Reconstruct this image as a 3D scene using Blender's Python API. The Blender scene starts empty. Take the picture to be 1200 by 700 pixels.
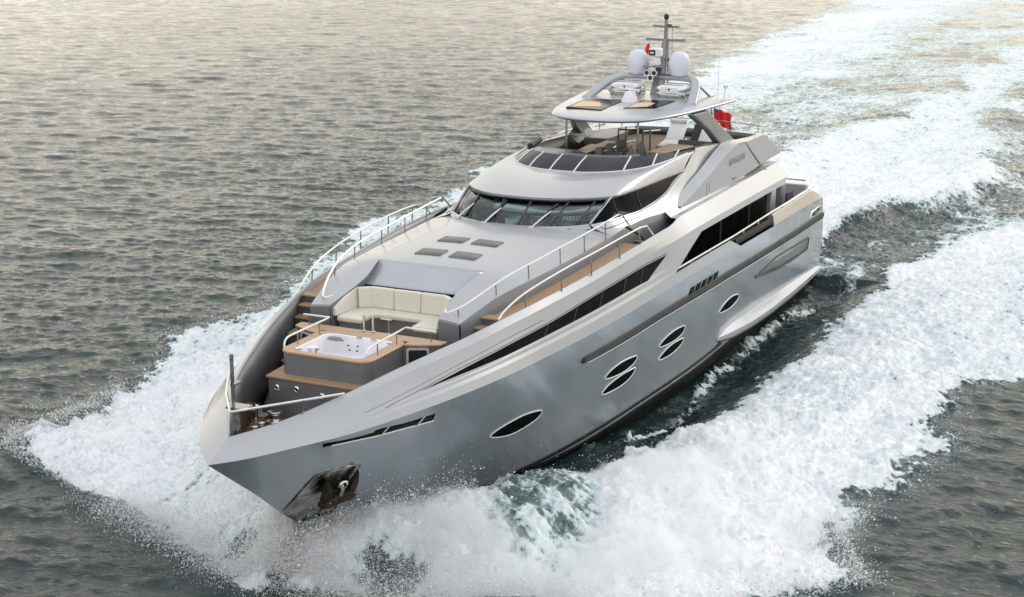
import bpy, bmesh, math, random
import numpy as np
from mathutils import Vector, Matrix
random.seed(7); RNG = np.random.default_rng(11)
S = bpy.context.scene
R = math.radians

# ------------------------------------------------------------------ camera
cd = bpy.data.cameras.new('camera'); cam = bpy.data.objects.new('camera', cd)
S.collection.objects.link(cam); S.camera = cam
CAM = Vector((46.4703, 20.3536, 16.7483))
yaw, pit = R(205.2484), R(14.8831)
fwd = Vector((math.cos(pit)*math.cos(yaw), math.cos(pit)*math.sin(yaw), -math.sin(pit)))
cam.location = CAM; cam.rotation_euler = fwd.to_track_quat('-Z', 'Y').to_euler()
cd.sensor_width = 36; cd.lens = 1881.635/1200*36; cd.clip_end = 20000; cd.clip_start = .5

# ------------------------------------------------------------------ world and sun
SUN_AZ, SUN_EL = 158.0, 30.0          # low evening sun off the port quarter, behind thin cloud
w = bpy.data.worlds.new('World'); S.world = w; w.use_nodes = True
nt = w.node_tree; nt.nodes.clear()
def N(t, **k):
    n = nt.nodes.new(t)
    for a, b in k.items(): setattr(n, a, b)
    return n
L = lambda a, b: nt.links.new(a, b)
out = N('ShaderNodeOutputWorld'); bg = N('ShaderNodeBackground'); L(bg.outputs[0], out.inputs[0])
sky = N('ShaderNodeTexSky', sky_type='NISHITA', sun_disc=False, sun_elevation=R(SUN_EL), sun_rotation=R(90-SUN_AZ), air_density=1.0, dust_density=1.0, ozone_density=1.0)
tc = N('ShaderNodeTexCoord'); sep = N('ShaderNodeSeparateXYZ'); L(tc.outputs['Generated'], sep.inputs[0])
ramp = N('ShaderNodeValToRGB'); L(sep.outputs['Z'], ramp.inputs[0])
cr = ramp.color_ramp; cr.elements[0].position = 0.0; cr.elements[0].color = (14.7, 13.3, 10.9, 1)
cr.elements[1].position = 1.0; cr.elements[1].color = (8.3, 8.7, 9.5, 1)
for p, c in ((.12, (14.4, 13.1, 10.9, 1)), (.27, (10.8, 10.15, 9.0, 1)), (.42, (7.0, 6.9, 6.6, 1)), (.6, (6.6, 6.7, 6.8, 1))):
    e = cr.elements.new(p); e.color = c
cmap = N('ShaderNodeMapping'); L(tc.outputs['Generated'], cmap.inputs[0]); cmap.inputs['Scale'].default_value = (1.6, 1.6, 4.5)
cn = N('ShaderNodeTexNoise'); L(cmap.outputs[0], cn.inputs['Vector']); cn.inputs['Scale'].default_value = 2.2; cn.inputs['Detail'].default_value = 6
cmr = N('ShaderNodeMapRange'); L(cn.outputs['Fac'], cmr.inputs[0]); cmr.inputs[1].default_value = .3; cmr.inputs[2].default_value = .7
cmr.inputs[3].default_value = .72; cmr.inputs[4].default_value = 1.25
mulc = N('ShaderNodeMix', data_type='RGBA', blend_type='MULTIPLY'); mulc.inputs[0].default_value = 1
glow = N('ShaderNodeVectorMath', operation='DOT_PRODUCT'); L(tc.outputs['Generated'], glow.inputs[0]); glow.inputs[1].default_value = (math.cos(R(198)), math.sin(R(198)), 0)
gr_ = N('ShaderNodeMapRange', interpolation_type='SMOOTHSTEP'); L(glow.outputs['Value'], gr_.inputs[0]); gr_.inputs[1].default_value = -.35; gr_.inputs[2].default_value = .9
ramp2 = N('ShaderNodeValToRGB'); L(sep.outputs['Z'], ramp2.inputs[0]); c2 = ramp2.color_ramp
c2.elements[0].color = (9.5, 9.2, 8.7, 1); c2.elements[1].position = 1; c2.elements[1].color = (8.3, 8.7, 9.5, 1)
e = c2.elements.new(.3); e.color = (8.6, 8.5, 8.3, 1)
gm = N('ShaderNodeMix', data_type='RGBA'); L(gr_.outputs[0], gm.inputs[0]); L(ramp2.outputs[0], gm.inputs[6]); L(ramp.outputs[0], gm.inputs[7])
L(gm.outputs[2], mulc.inputs[6]); L(cmr.outputs[0], mulc.inputs[7])
mixs = N('ShaderNodeMix', data_type='RGBA'); mixs.inputs[0].default_value = .88      # mostly cloud, some clear sky behind
L(sky.outputs[0], mixs.inputs[6]); L(mulc.outputs[2], mixs.inputs[7])
L(mixs.outputs[2], bg.inputs[0]); bg.inputs[1].default_value = .1
sl = bpy.data.lights.new('sun', 'SUN'); so = bpy.data.objects.new('sun', sl); S.collection.objects.link(so)
sl.energy = .6; sl.angle = R(18); sl.color = (1, .95, .90)
sd = Vector((math.cos(R(SUN_EL))*math.cos(R(SUN_AZ)), math.cos(R(SUN_EL))*math.sin(R(SUN_AZ)), math.sin(R(SUN_EL))))
so.rotation_euler = (-sd).to_track_quat('-Z', 'Y').to_euler()
S.view_settings.view_transform = 'Standard'; S.view_settings.look = 'None'
S.view_settings.exposure = 0.6; S.view_settings.gamma = 1; S.view_settings.use_curve_mapping = False
S.render.engine = 'CYCLES'
S.cycles.max_bounces = 7; S.cycles.transparent_max_bounces = 16

# ------------------------------------------------------------------ materials
def mat(name, base, rough=.4, metal=0., coat=0., var=.0, vscale=3., bump=0., bscale=20., spec=.5, rvar=0., stretch=(1, 1, 1), detail=4, base2=None):
    m = bpy.data.materials.new(name); m.use_nodes = True; t = m.node_tree; b = t.nodes['Principled BSDF']
    b.inputs['Roughness'].default_value = rough; b.inputs['Metallic'].default_value = metal
    b.inputs['Coat Weight'].default_value = coat; b.inputs['Coat Roughness'].default_value = .06
    b.inputs['Specular IOR Level'].default_value = spec
    co = t.nodes.new('ShaderNodeTexCoord'); mp = t.nodes.new('ShaderNodeMapping'); mp.inputs['Scale'].default_value = stretch
    t.links.new(co.outputs['Object'], mp.inputs[0])
    n = t.nodes.new('ShaderNodeTexNoise'); n.inputs['Scale'].default_value = vscale; n.inputs['Detail'].default_value = detail
    t.links.new(mp.outputs[0], n.inputs['Vector'])
    mx = t.nodes.new('ShaderNodeMix'); mx.data_type = 'RGBA'
    mr = t.nodes.new('ShaderNodeMapRange'); mr.inputs[1].default_value = .3; mr.inputs[2].default_value = .7
    t.links.new(n.outputs['Fac'], mr.inputs[0]); t.links.new(mr.outputs[0], mx.inputs[0])
    b2 = base2 or tuple(min(1, c*(1+var)) for c in base)
    mx.inputs[6].default_value = (*[c*(1-var) for c in base], 1) if not base2 else (*base, 1)
    mx.inputs[7].default_value = (*b2, 1)
    t.links.new(mx.outputs[2], b.inputs['Base Color'])
    if rvar:
        r2 = t.nodes.new('ShaderNodeMapRange'); r2.inputs[3].default_value = rough-rvar; r2.inputs[4].default_value = rough+rvar
        r2.inputs[1].default_value = .3; r2.inputs[2].default_value = .7
        t.links.new(n.outputs['Fac'], r2.inputs[0]); t.links.new(r2.outputs[0], b.inputs['Roughness'])
    if bump:
        n2 = t.nodes.new('ShaderNodeTexNoise'); n2.inputs['Scale'].default_value = bscale; n2.inputs['Detail'].default_value = 3
        t.links.new(mp.outputs[0], n2.inputs['Vector'])
        bp = t.nodes.new('ShaderNodeBump'); bp.inputs['Strength'].default_value = bump; bp.inputs['Distance'].default_value = .05
        t.links.new(n2.outputs['Fac'], bp.inputs['Height']); t.links.new(bp.outputs[0], b.inputs['Normal'])
    return m
M = {}
M['pearl'] = mat('pearl_silver_paint', (.405, .413, .42), .36, .2, .3, .03, 1.2, .03, 1.2, rvar=.04)
M['silver'] = mat('silver_paint', (.395, .41, .435), .34, .35, .3, .04, 1.0, .03, 1.4, rvar=.04)
M['sideplate'] = mat('warm_silver_paint', (.41, .405, .395), .38, .3, .2, .05, 1.0, .03, 1.4, rvar=.04)
M['beige'] = mat('warm_beige', (.52, .455, .375), .4, .1, .2, .04, 1.2)  # even beige tone for the aft bulwark
M['hull'] = mat('grey_metallic_hull_paint', (.40, .445, .485), .2, .4, .4, .06, .6, .09, 1.1, rvar=.04)
M['darkgrey'] = mat('charcoal_paint', (.105, .108, .115), .42, .2, .1, .12, 1.5, .03, 2.)
M['midgrey'] = mat('mid_grey_paint', (.20, .205, .215), .4, .3, .1, .08, 1.5, .03, 2.)
M['antifoul'] = mat('black_antifouling', (.010, .010, .011), .5, 0, 0, .2, 3, spec=.05)
M['cream'] = mat('cream_leather', (.66, .63, .54), .6, 0, 0, .04, 6, .12, 40)
M['tub'] = mat('white_acrylic', (.80, .80, .84), .18, 0, .3, .01, 4)
M['plastic'] = mat('white_plastic', (.74, .74, .74), .4, 0, 0, .04, 6, .03, 10)
M['dome'] = mat('radome_white', (.66, .67, .74), .45, 0, 0, .03, 3)
M['steel'] = mat('polished_stainless', (.72, .71, .69), .16, 1., 0, .05, 5)
M['whitesteel'] = mat('bright_rail', (.78, .77, .74), .3, .45, 0, .04, 5)
M['dullsteel'] = mat('weathered_stainless', (.36, .35, .33), .3, 1., 0, .25, 4, .2, 14, rvar=.12)
M['black'] = mat('black_rubber', (.015, .015, .016), .5, 0, 0, .2, 8)
M['glass'] = mat('dark_tinted_glass', (.007, .007, .008), .08, 0, 0, .3, 3, .02, 2, spec=.018)
M['tint'] = mat('smoked_acrylic', (.022, .018, .026), .09, 0, 0, spec=.22, var=.15, vscale=2)
M['greyfab'] = mat('grey_fabric', (.25, .245, .23), .85, 0, 0, .12, 20, .3, 60)
M['whitefab'] = mat('white_canvas', (.80, .79, .77), .8, 0, 0, .03, 12, .25, 30)
M['purple'] = mat('purple_cushion_fabric', (.065, .045, .125), .8, 0, 0, .1, 12, .2, 40)
M['red'] = mat('red_bunting', (.62, .018, .022), .75, 0, 0, .08, 6)
M['blue'] = mat('blue_bunting', (.05, .05, .22), .75, 0, 0, .1, 6)
M['mat'] = mat('hatch_grey', (.155, .15, .14), .55, 0, 0, .08, 12, .1, 60)
M['iron'] = mat('rusty_iron', (.020, .017, .014), .6, .5, 0, .0, 9, .5, 18, base2=(.06, .04, .025))
M['plate'] = mat('scuffed_steel_plate', (.16, .16, .15), .25, 1., 0, .0, 4, .18, 9, rvar=.1, detail=9, base2=(.62, .61, .56))
M['skin'] = mat('skin', (.42, .25, .17), .6, 0, 0, .05, 9)
M['hair'] = mat('dark_hair', (.02, .015, .012), .6)
M['creampane'] = mat('cream_pane', (.66, .47, .27), .6, 0, 0, .04, 8)
def teak(name, c1, c2, caulk, rough, axis='Y', pitch=.07):
    m = bpy.data.materials.new(name); m.use_nodes = True; t = m.node_tree; b = t.nodes['Principled BSDF']
    b.inputs['Roughness'].default_value = rough
    co = t.nodes.new('ShaderNodeTexCoord'); sp = t.nodes.new('ShaderNodeSeparateXYZ'); t.links.new(co.outputs['Object'], sp.inputs[0])
    d = t.nodes.new('ShaderNodeMath'); d.operation = 'DIVIDE'; d.inputs[1].default_value = pitch; t.links.new(sp.outputs[axis], d.inputs[0])
    fl = t.nodes.new('ShaderNodeMath'); fl.operation = 'FLOOR'; t.links.new(d.outputs[0], fl.inputs[0])
    fr = t.nodes.new('ShaderNodeMath'); fr.operation = 'FRACT'; t.links.new(d.outputs[0], fr.inputs[0])
    wn = t.nodes.new('ShaderNodeTexWhiteNoise'); wn.noise_dimensions = '1D'; t.links.new(fl.outputs[0], wn.inputs['W'])
    mp = t.nodes.new('ShaderNodeMapping'); mp.inputs['Scale'].default_value = (3, 30, 30) if axis == 'Y' else (30, 3, 30)
    t.links.new(co.outputs['Object'], mp.inputs[0])
    ns = t.nodes.new('ShaderNodeTexNoise'); ns.inputs['Scale'].default_value = 1.2; ns.inputs['Detail'].default_value = 5; t.links.new(mp.outputs[0], ns.inputs['Vector'])
    ad = t.nodes.new('ShaderNodeMath'); ad.operation = 'ADD'; t.links.new(wn.outputs['Value'], ad.inputs[0]); t.links.new(ns.outputs['Fac'], ad.inputs[1])
    hf = t.nodes.new('ShaderNodeMath'); hf.operation = 'MULTIPLY'; hf.inputs[1].default_value = .5; t.links.new(ad.outputs[0], hf.inputs[0])
    mx = t.nodes.new('ShaderNodeMix'); mx.data_type = 'RGBA'; t.links.new(hf.outputs[0], mx.inputs[0])
    mx.inputs[6].default_value = (*c1, 1); mx.inputs[7].default_value = (*c2, 1)
    lt = t.nodes.new('ShaderNodeMath'); lt.operation = 'LESS_THAN'; lt.inputs[1].default_value = .1; t.links.new(fr.outputs[0], lt.inputs[0])
    m2 = t.nodes.new('ShaderNodeMix'); m2.data_type = 'RGBA'; t.links.new(lt.outputs[0], m2.inputs[0])
    t.links.new(mx.outputs[2], m2.inputs[6]); m2.inputs[7].default_value = (*caulk, 1)
    t.links.new(m2.outputs[2], b.inputs['Base Color'])
    return m
M['teak'] = teak('teak_planking', (.34, .21, .115), (.47, .31, .18), (.09, .065, .05), .6)
M['teakx'] = teak('teak_treads', (.34, .21, .115), (.47, .31, .18), (.12, .08, .06), .6, 'X', .09)
M['teakwet'] = teak('wet_teak_planking', (.23, .078, .028), (.36, .14, .06), (.04, .02, .015), .3)
M['railgrey'] = mat('rubbing_strake_grey', (.055, .053, .05), .6, 0, 0, .2, 3, spec=.2)
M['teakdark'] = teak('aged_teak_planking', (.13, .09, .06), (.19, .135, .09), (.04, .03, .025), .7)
M['teakgloss'] = mat('varnished_teak', (.40, .255, .145), .45, 0, .2, .14, 2, .05, 8, stretch=(2, 14, 6))
M['tabletop'] = mat('pale_oiled_teak', (.62, .44, .24), .5, 0, .1, .06, 3, stretch=(2, 16, 6))
def clear_glass():
    m = bpy.data.materials.new('windscreen_glass'); m.use_nodes = True; t = m.node_tree; t.nodes.clear()
    o = t.nodes.new('ShaderNodeOutputMaterial'); tr = t.nodes.new('ShaderNodeBsdfTransparent'); tr.inputs[0].default_value = (.42, .47, .47, 1)
    gl = t.nodes.new('ShaderNodeBsdfGlossy'); gl.inputs['Roughness'].default_value = .03; gl.inputs[0].default_value = (.9, .95, .95, 1)
    fr = t.nodes.new('ShaderNodeFresnel'); fr.inputs[0].default_value = 1.75
    mx = t.nodes.new('ShaderNodeMixShader'); t.links.new(fr.outputs[0], mx.inputs[0]); t.links.new(tr.outputs[0], mx.inputs[1]); t.links.new(gl.outputs[0], mx.inputs[2])
    t.links.new(mx.outputs[0], o.inputs[0]); return m
M['clear'] = clear_glass()

# ------------------------------------------------------------------ mesh helpers
def finish(o, smooth=True, angle=32):
    me = o.data
    if smooth:
        me.shade_smooth(); me.set_sharp_from_angle(angle=R(angle))
    return o
def link(name, me, m, parent=None):
    o = bpy.data.objects.new(name, me); S.collection.objects.link(o)
    if m: me.materials.append(M[m] if isinstance(m, str) else m)
    if parent: o.parent = parent
    return o
TWIN = {}
class MB:
    def __init__(s): s.v = []; s.f = []
    def add(s, V, F):
        b = len(s.v); s.v += [tuple(map(float, p)) for p in V]; s.f += [tuple(b+i for i in f) for f in F]; return s
    def box(s, cx, cy, cz, sx, sy, sz, rz=0., ry=0.):
        V = []
        for dx in (-1, 1):
            for dy in (-1, 1):
                for dz in (-1, 1):
                    p = Vector((dx*sx/2, dy*sy/2, dz*sz/2)); p = Matrix.Rotation(rz, 3, 'Z') @ (Matrix.Rotation(ry, 3, 'Y') @ p)
                    V.append((p.x+cx, p.y+cy, p.z+cz))
        return s.add(V, [(0, 1, 3, 2), (4, 6, 7, 5), (0, 4, 5, 1), (2, 3, 7, 6), (0, 2, 6, 4), (1, 5, 7, 3)])
    def prism(s, poly, z0, z1, axis='z'):
        n = len(poly); V = []
        for z in (z0, z1):
            for a, b in poly:
                V.append((a, b, z) if axis == 'z' else (a, z, b) if axis == 'y' else (z, a, b))
        F = [tuple(range(n-1, -1, -1)), tuple(range(n, 2*n))] + [(i, (i+1) % n, n+(i+1) % n, n+i) for i in range(n)]
        return s.add(V, F)
    def tube(s, P, r=.025, k=8, cap=True, r1=None):
        P = [Vector(p) for p in P]; V = []; F = []; n = len(P); up = None
        for i, p in enumerate(P):
            t = (P[min(i+1, n-1)]-P[max(i-1, 0)]).normalized()
            if up is None: up = t.orthogonal().normalized()
            up = (up-t*up.dot(t)).normalized(); q = t.cross(up)
            rr = r if r1 is None else r+(r1-r)*i/(n-1)
            for j in range(k):
                a = 2*math.pi*j/k; V.append(p+up*math.cos(a)*rr+q*math.sin(a)*rr)
        for i in range(n-1):
            for j in range(k): F.append((i*k+j, i*k+(j+1) % k, (i+1)*k+(j+1) % k, (i+1)*k+j))
        if cap: F += [tuple(range(k-1, -1, -1)), tuple(range((n-1)*k, n*k))]
        return s.add(V, F)
    def lathe(s, prof, c=(0, 0, 0), k=20, sx=1., sy=1.):
        V = []; F = []; n = len(prof)
        for r, z in prof:
            for j in range(k):
                a = 2*math.pi*j/k; V.append((c[0]+r*sx*math.cos(a), c[1]+r*sy*math.sin(a), c[2]+z))
        for i in range(n-1):
            for j in range(k): F.append((i*k+j, i*k+(j+1) % k, (i+1)*k+(j+1) % k, (i+1)*k+j))
        F += [tuple(range(k-1, -1, -1)), tuple(range((n-1)*k, n*k))]
        return s.add(V, F)
    def grid(s, P, flip=False):
        P = np.asarray(P, float); a, b = P.shape[:2]; base = len(s.v)
        s.v += [tuple(p) for p in P.reshape(-1, 3)]
        for i in range(a-1):
            for j in range(b-1):
                q = (base+i*b+j, base+(i+1)*b+j, base+(i+1)*b+j+1, base+i*b+j+1)
                s.f.append(q[::-1] if flip else q)
        return s
    def loft(s, rings, cap=True):
        k = len(rings[0]); b = len(s.v)
        for r in rings: s.v += [tuple(map(float, p)) for p in r]
        for i in range(len(rings)-1):
            for j in range(k): s.f.append((b+i*k+j, b+i*k+(j+1) % k, b+(i+1)*k+(j+1) % k, b+(i+1)*k+j))
        if cap: s.f += [tuple(b+i for i in range(k-1, -1, -1)), tuple(b+(len(rings)-1)*k+i for i in range(k))]
        return s
    def sides(s):
        V = np.array(s.v); 
        if len(V) == 0 or np.abs(V[:, 1]).min() < .03 or V[:, 1].min() > 0 or V[:, 1].max() < 0: return None
        sg = V[:, 1] > 0
        if any(len({bool(sg[i]) for i in f}) > 1 for f in s.f): return None
        o = []
        for q in (True, False):
            mp = {int(i): k for k, i in enumerate(np.where(sg == q)[0])}; m = MB(); m.v = [s.v[i] for i in mp]; m.f = [tuple(mp[i] for i in f) for f in s.f if bool(sg[f[0]]) == q]; o.append(m)
        return o
    def pieces(s):
        p = list(range(len(s.v)))
        def fd(i):
            while p[i] != i: p[i] = p[p[i]]; i = p[i]
            return i
        for f in s.f:
            for i in f[1:]: p[fd(i)] = fd(f[0])
        gr = {}
        for f in s.f: gr.setdefault(fd(f[0]), []).append(f)
        o = []
        for fs in gr.values():
            ids = sorted({i for f in fs for i in f}); mp = {i: k for k, i in enumerate(ids)}; m = MB(); m.v = [s.v[i] for i in ids]; m.f = [tuple(mp[i] for i in f) for f in fs]; o.append(m)
        return o
    def build(s, name, m, parent=None, bevel=0., seg=2, solid=0., off=-1., smooth=True, angle=32, weld=False, each=False, whole=False):
        top = parent
        while top is not None and top.parent is not None: top = top.parent
        kw = dict(bevel=bevel, seg=seg, solid=solid, off=off, smooth=smooth, angle=angle, weld=weld, whole=True)
        if each:
            return [q.build(name, m, TWIN.get(parent.name, parent) if np.mean([v[1] for v in q.v]) < 0 else parent, **kw) for q in s.pieces()][0]
        if not whole and top is not None and top.name == 'motor_yacht':
            sd = s.sides()
            if sd:
                a = sd[0].build(name, m, parent, **kw); b = sd[1].build(name, m, TWIN.get(parent.name, parent), **kw); TWIN[a.name] = b
                return a
            if parent.name in TWIN and len(s.v) and np.mean([v[1] for v in s.v]) < 0: parent = TWIN[parent.name]
        me = bpy.data.meshes.new(name); me.from_pydata(s.v, [], s.f); me.validate()
        bm = bmesh.new(); bm.from_mesh(me)
        if weld: bmesh.ops.remove_doubles(bm, verts=bm.verts, dist=.0015)
        bmesh.ops.recalc_face_normals(bm, faces=bm.faces); bm.to_mesh(me); bm.free()
        o = link(name, me, m, parent)
        if solid:
            d = o.modifiers.new('solid', 'SOLIDIFY'); d.thickness = solid; d.offset = off
        if bevel:
            d = o.modifiers.new('bevel', 'BEVEL'); d.width = bevel; d.segments = seg; d.limit_method = 'ANGLE'; d.angle_limit = R(40)
        return finish(o, smooth, angle)
def sub(o, lv=2):
    d = o.modifiers.new('sub', 'SUBSURF'); d.levels = lv; d.render_levels = lv; return o
def thing(name, label, cat, loc=(0, 0, 0), rz=0., group=None):
    o = bpy.data.objects.new(name, None); S.collection.objects.link(o); o.location = loc; o.rotation_euler = (0, 0, rz)
    o['label'] = label; o['category'] = cat
    if group: o['group'] = group
    return o
def tag(o, label=None, cat=None, group=None, kind=None):
    for k, v in (('label', label), ('category', cat), ('group', group), ('kind', kind)):
        if v: o[k] = v
    return o
def dup(root, loc, rz, label):
    r = root.copy(); S.collection.objects.link(r); r.location = loc; r.rotation_euler = (0, 0, rz); r['label'] = label
    for ch in root.children:
        c = ch.copy(); S.collection.objects.link(c); c.parent = r
        for g in ch.children:
            d = g.copy(); S.collection.objects.link(d); d.parent = c
    return r
def spline(P, n=10):
    P = [Vector(p) for p in P]; o = []
    for i in range(len(P)-1):
        p0 = P[max(i-1, 0)]; p1 = P[i]; p2 = P[i+1]; p3 = P[min(i+2, len(P)-1)]
        for j in range(n):
            t = j/n
            o.append(.5*((2*p1)+(p2-p0)*t+(2*p0-5*p1+4*p2-p3)*t*t+(3*p1-p0-3*p2+p3)*t**3))
    o.append(P[-1]); return o
def resample(P, n):
    P = np.array([tuple(p) for p in P], float); d = np.r_[0, np.cumsum(np.linalg.norm(np.diff(P, axis=0), axis=1))]
    t = np.linspace(0, d[-1], n); return np.stack([np.interp(t, d, P[:, k]) for k in range(3)], 1)
def rrect(x0, x1, y0, y1, r, n=6):
    o = []
    for cx, cy, a0 in ((x1-r, y1-r, 0), (x0+r, y1-r, 90), (x0+r, y0+r, 180), (x1-r, y0+r, 270)):
        for i in range(n+1):
            a = R(a0+90*i/n); o.append((cx+r*math.cos(a), cy+r*math.sin(a)))
    return o
SIDES = (1, -1)

# ------------------------------------------------------------------ hull lines (metres, x forward, y to port, z up from the water)
def T(tab):
    a=np.array(sorted(tab),float)
    X=a[:,0];Y=a[:,1:]
    # monotone-ish cubic (catmull) interpolation
    def f(x):
        x=np.asarray(x,float);xs=np.clip(x,X[0],X[-1]);i=np.clip(np.searchsorted(X,xs)-1,0,len(X)-2)
        h=X[i+1]-X[i];t=(xs-X[i])/h
        M=np.zeros_like(Y);d=(Y[1:]-Y[:-1])/(X[1:]-X[:-1])[:,None]
        M[1:-1]=np.where(d[1:]*d[:-1]>0,2*d[1:]*d[:-1]/(d[1:]+d[:-1]+1e-12),0);M[0]=d[0];M[-1]=d[-1]
        t=t[...,None];h=h[...,None]
        r=(2*t**3-3*t**2+1)*Y[i]+(t**3-2*t**2+t)*h*M[i]+(-2*t**3+3*t**2)*Y[i+1]+(t**3-t**2)*h*M[i+1]
        return r if Y.shape[1]>1 else r[...,0]
    return f
KN=T([(19.11,0,4.04),(18.5,.62,4.08),(17.68,1.23,4.14),(16.29,2.04,4.19),(14.75,2.70,4.27),(13.1,3.2,4.31),(11,3.62,4.33),(8.34,3.93,4.34),(6.4,4.08,4.33),(3.8,4.18,4.3),(0,4.22,4.25),(-3.2,4.2,4.17),(-6.6,4.15,4.04),(-11.3,4.08,3.87),(-16,4.0,3.7),(-18.9,3.93,3.55)])
RM=T([(18.3,0,4.44),(17.75,.42,4.52),(17.05,.85,4.63),(15.74,1.56,4.92),(14.14,2.12,5.18),(12.86,2.52,5.34),(12.1,2.74,5.42),(10.49,3.12,5.59),(9.1,3.38,5.7),(5.94,3.70,5.85),(2.91,3.86,6.0),(.2,3.90,6.05),(-.5,3.84,6.05),(-1.6,3.66,6.04),(-4.65,3.64,6.02),(-7.5,3.59,5.99),(-11.1,3.48,5.92),(-13.9,3.33,5.84)])
STEM=T([(4.04,19.11),(3.42,18.29),(2.69,17.32),(1.99,16.47),(1.43,15.75),(.2,14.3),(-1.2,12.3)])
STERN=T([(3.55,-18.9),(2.67,-19.3),(1.64,-19.6),(.7,-19.6),(-1.2,-19.5)])
YW=T([(0,0),(1.2,.36),(2.4,.75),(5.4,1.6),(9.4,2.6),(14.4,3.3),(21.4,3.68),(33.5,3.72),(38,3.7)])
ZW=.2;LL=38.
def hull(d,t):
    d=np.asarray(d,float);t=np.asarray(t,float)
    k=KN(19.11-d*38.01/LL);z0=k[...,1]
    z=z0+(ZW-z0)*t
    zs=4.04+(ZW-4.04)*t;zt=3.55+(ZW-3.55)*t
    xs=STEM(zs);xe=STERN(zt)
    x=xs-d*(xs-xe)/LL
    yw=YW(d);p=np.interp(d,[0,6,14,38],[1.25,1.35,1.1,.9])
    tt=np.clip(t,0,1)
    y=yw+(k[...,0]-yw)*(1-tt)**p
    return x,y,z
_hx=np.linspace(-19.7,19.1,780);_hz=np.linspace(.0,4.33,88)
def _table():
    X_,Z_=np.meshgrid(_hx,_hz,indexing='ij');lo=np.zeros_like(X_);hi=np.ones_like(X_)*1.06
    for _ in range(22):
        t=(lo+hi)/2;xs=STEM(4.04+(ZW-4.04)*t);xe=STERN(3.55+(ZW-3.55)*t)
        d=np.clip((xs-X_)*LL/(xs-xe),0,LL);up=hull(d,t)[2]>Z_
        lo=np.where(up,t,lo);hi=np.where(up,hi,t)
    return hull(d,t)[1]
_hy=_table()
def hull_at(x,z):
    u=(min(max(float(x),_hx[0]),_hx[-1])-_hx[0])/(_hx[1]-_hx[0]);v=(min(max(float(z),0.),4.33)-_hz[0])/(_hz[1]-_hz[0])
    i=min(int(u),len(_hx)-2);j=min(int(v),len(_hz)-2);a=u-i;b=v-j
    return float(_hy[i,j]*(1-a)*(1-b)+_hy[i+1,j]*a*(1-b)+_hy[i,j+1]*(1-a)*b+_hy[i+1,j+1]*a*b)
GX=np.array([0,.12,.24,.40,.64,.68,.74,.80,1.]);GY=np.array([0,.30,.37,.47,.65,.73,.76,.87,1.]);GA=np.array([0,.37,.73,.80,.86,.88,.90,.94,1.])
def gfun(x,f):
    b=np.clip((3.2-np.asarray(x,float))/4.2,0,1);b=b*b*(3-2*b);bl=np.clip((np.asarray(x,float)-13.0)/4.5,0,1)
    g=np.interp(f,GX,GY)*(1-b)+np.interp(f,GX,GA)*b
    return g*(1-bl)+f*bl
def bul(x,f):
    k=KN(x);r=RM(x);f=np.asarray(f,float)+0*np.asarray(x,float);g=gfun(x,f)
    return r[...,0]+(k[...,0]-r[...,0])*g, r[...,1]+(k[...,1]-r[...,1])*f
yacht = thing('motor_yacht', 'silver grey three-deck motor yacht under way with a hot tub on its foredeck', 'yacht', (0, 0, 0))
Y = yacht

# ---- hull
ds = np.r_[np.linspace(0, 6, 60)[:-1], np.linspace(6, 38, 90)]; ts = np.linspace(0, 1, 26)
mb = MB()
for s in SIDES:
    D_, T_ = np.meshgrid(ds, ts, indexing='ij'); x, y, z = hull(D_, T_)
    x2, y2, z2 = hull(ds, np.full_like(ds, 1.12)); x3 = STEM(np.full_like(ds, -1.0))-ds*(STEM(-1.0)+19.5)/38
    G = np.stack([x, s*y, z], -1)
    G = np.concatenate([G, np.stack([x2, s*y2*.93, z2*0-.3], -1)[:, None], np.stack([x3, 0*x3, 0*x3-1.1], -1)[:, None]], 1)
    mb.grid(G, flip=s > 0)
    e = G[-1]; c0 = [(p[0], 0, p[2]) for p in e]
    mb.grid(np.stack([e, np.array(c0)], 1))
hullo = mb.build('hull', 'hull', Y, weld=True, angle=40)
hullo.data.materials.append(M['antifoul'])
for p in hullo.data.polygons:
    if p.center.z < .12: p.material_index = 1
def hull_strip(x0, x1, zt, zb, off, n=90):
    m = MB()
    xs = np.linspace(x0, x1, n)
    for s in SIDES:
        rows = []
        for x in xs:
            a, b = float(zt(x)), float(zb(x))
            rows.append([(x, s*(hull_at(x, a+(b-a)*q)+off), a+(b-a)*q) for q in (0, .5, 1)])
        m.grid(np.array(rows), flip=s > 0)
    return m
zc = T([(9, .28), (5.5, .42), (1, .62), (-6.7, .66), (-13, .6), (-19.4, .55)])
hull_strip(8, -6.2, lambda x: zc(x), lambda x: zc(x)-.15, .012).build('boot_stripe', 'black', Y, solid=.012)
hull_strip(8, -19.3, lambda x: zc(x)-.25, lambda x: .05, .010).build('bottom_paint', 'antifoul', Y, solid=.01)
# rub rail
zr = T([(6.6, 3.52), (2.2, 3.52), (-4.7, 3.31), (-10.7, 3.06), (-19.0, 2.80)])
def hull_bar(x0, x1, zfun, h, off, n=80):
    m = MB(); xs = np.linspace(x0, x1, n)
    for s in SIDES:
        rings = []
        for i, x in enumerate(xs):
            zz = float(zfun(x)); yy = hull_at(x, zz); o = off
            rings.append([(x, s*(yy-.03), zz+h/2+.03), (x, s*(yy+o), zz+h/2-.01), (x, s*(yy+o), zz-h/2), (x, s*(yy-.03), zz-h/2-.03)])
        m.loft(rings)
    return m
rr_ = hull_bar(6.7, -19.1, lambda x: zr(x), .16, .09).build('rub_rail', 'railgrey', Y, angle=20)
hull_bar(6.45, -19.15, lambda x: zr(x)-.12, .04, .11).build('chrome_strip', 'steel', rr_, angle=20)
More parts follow.
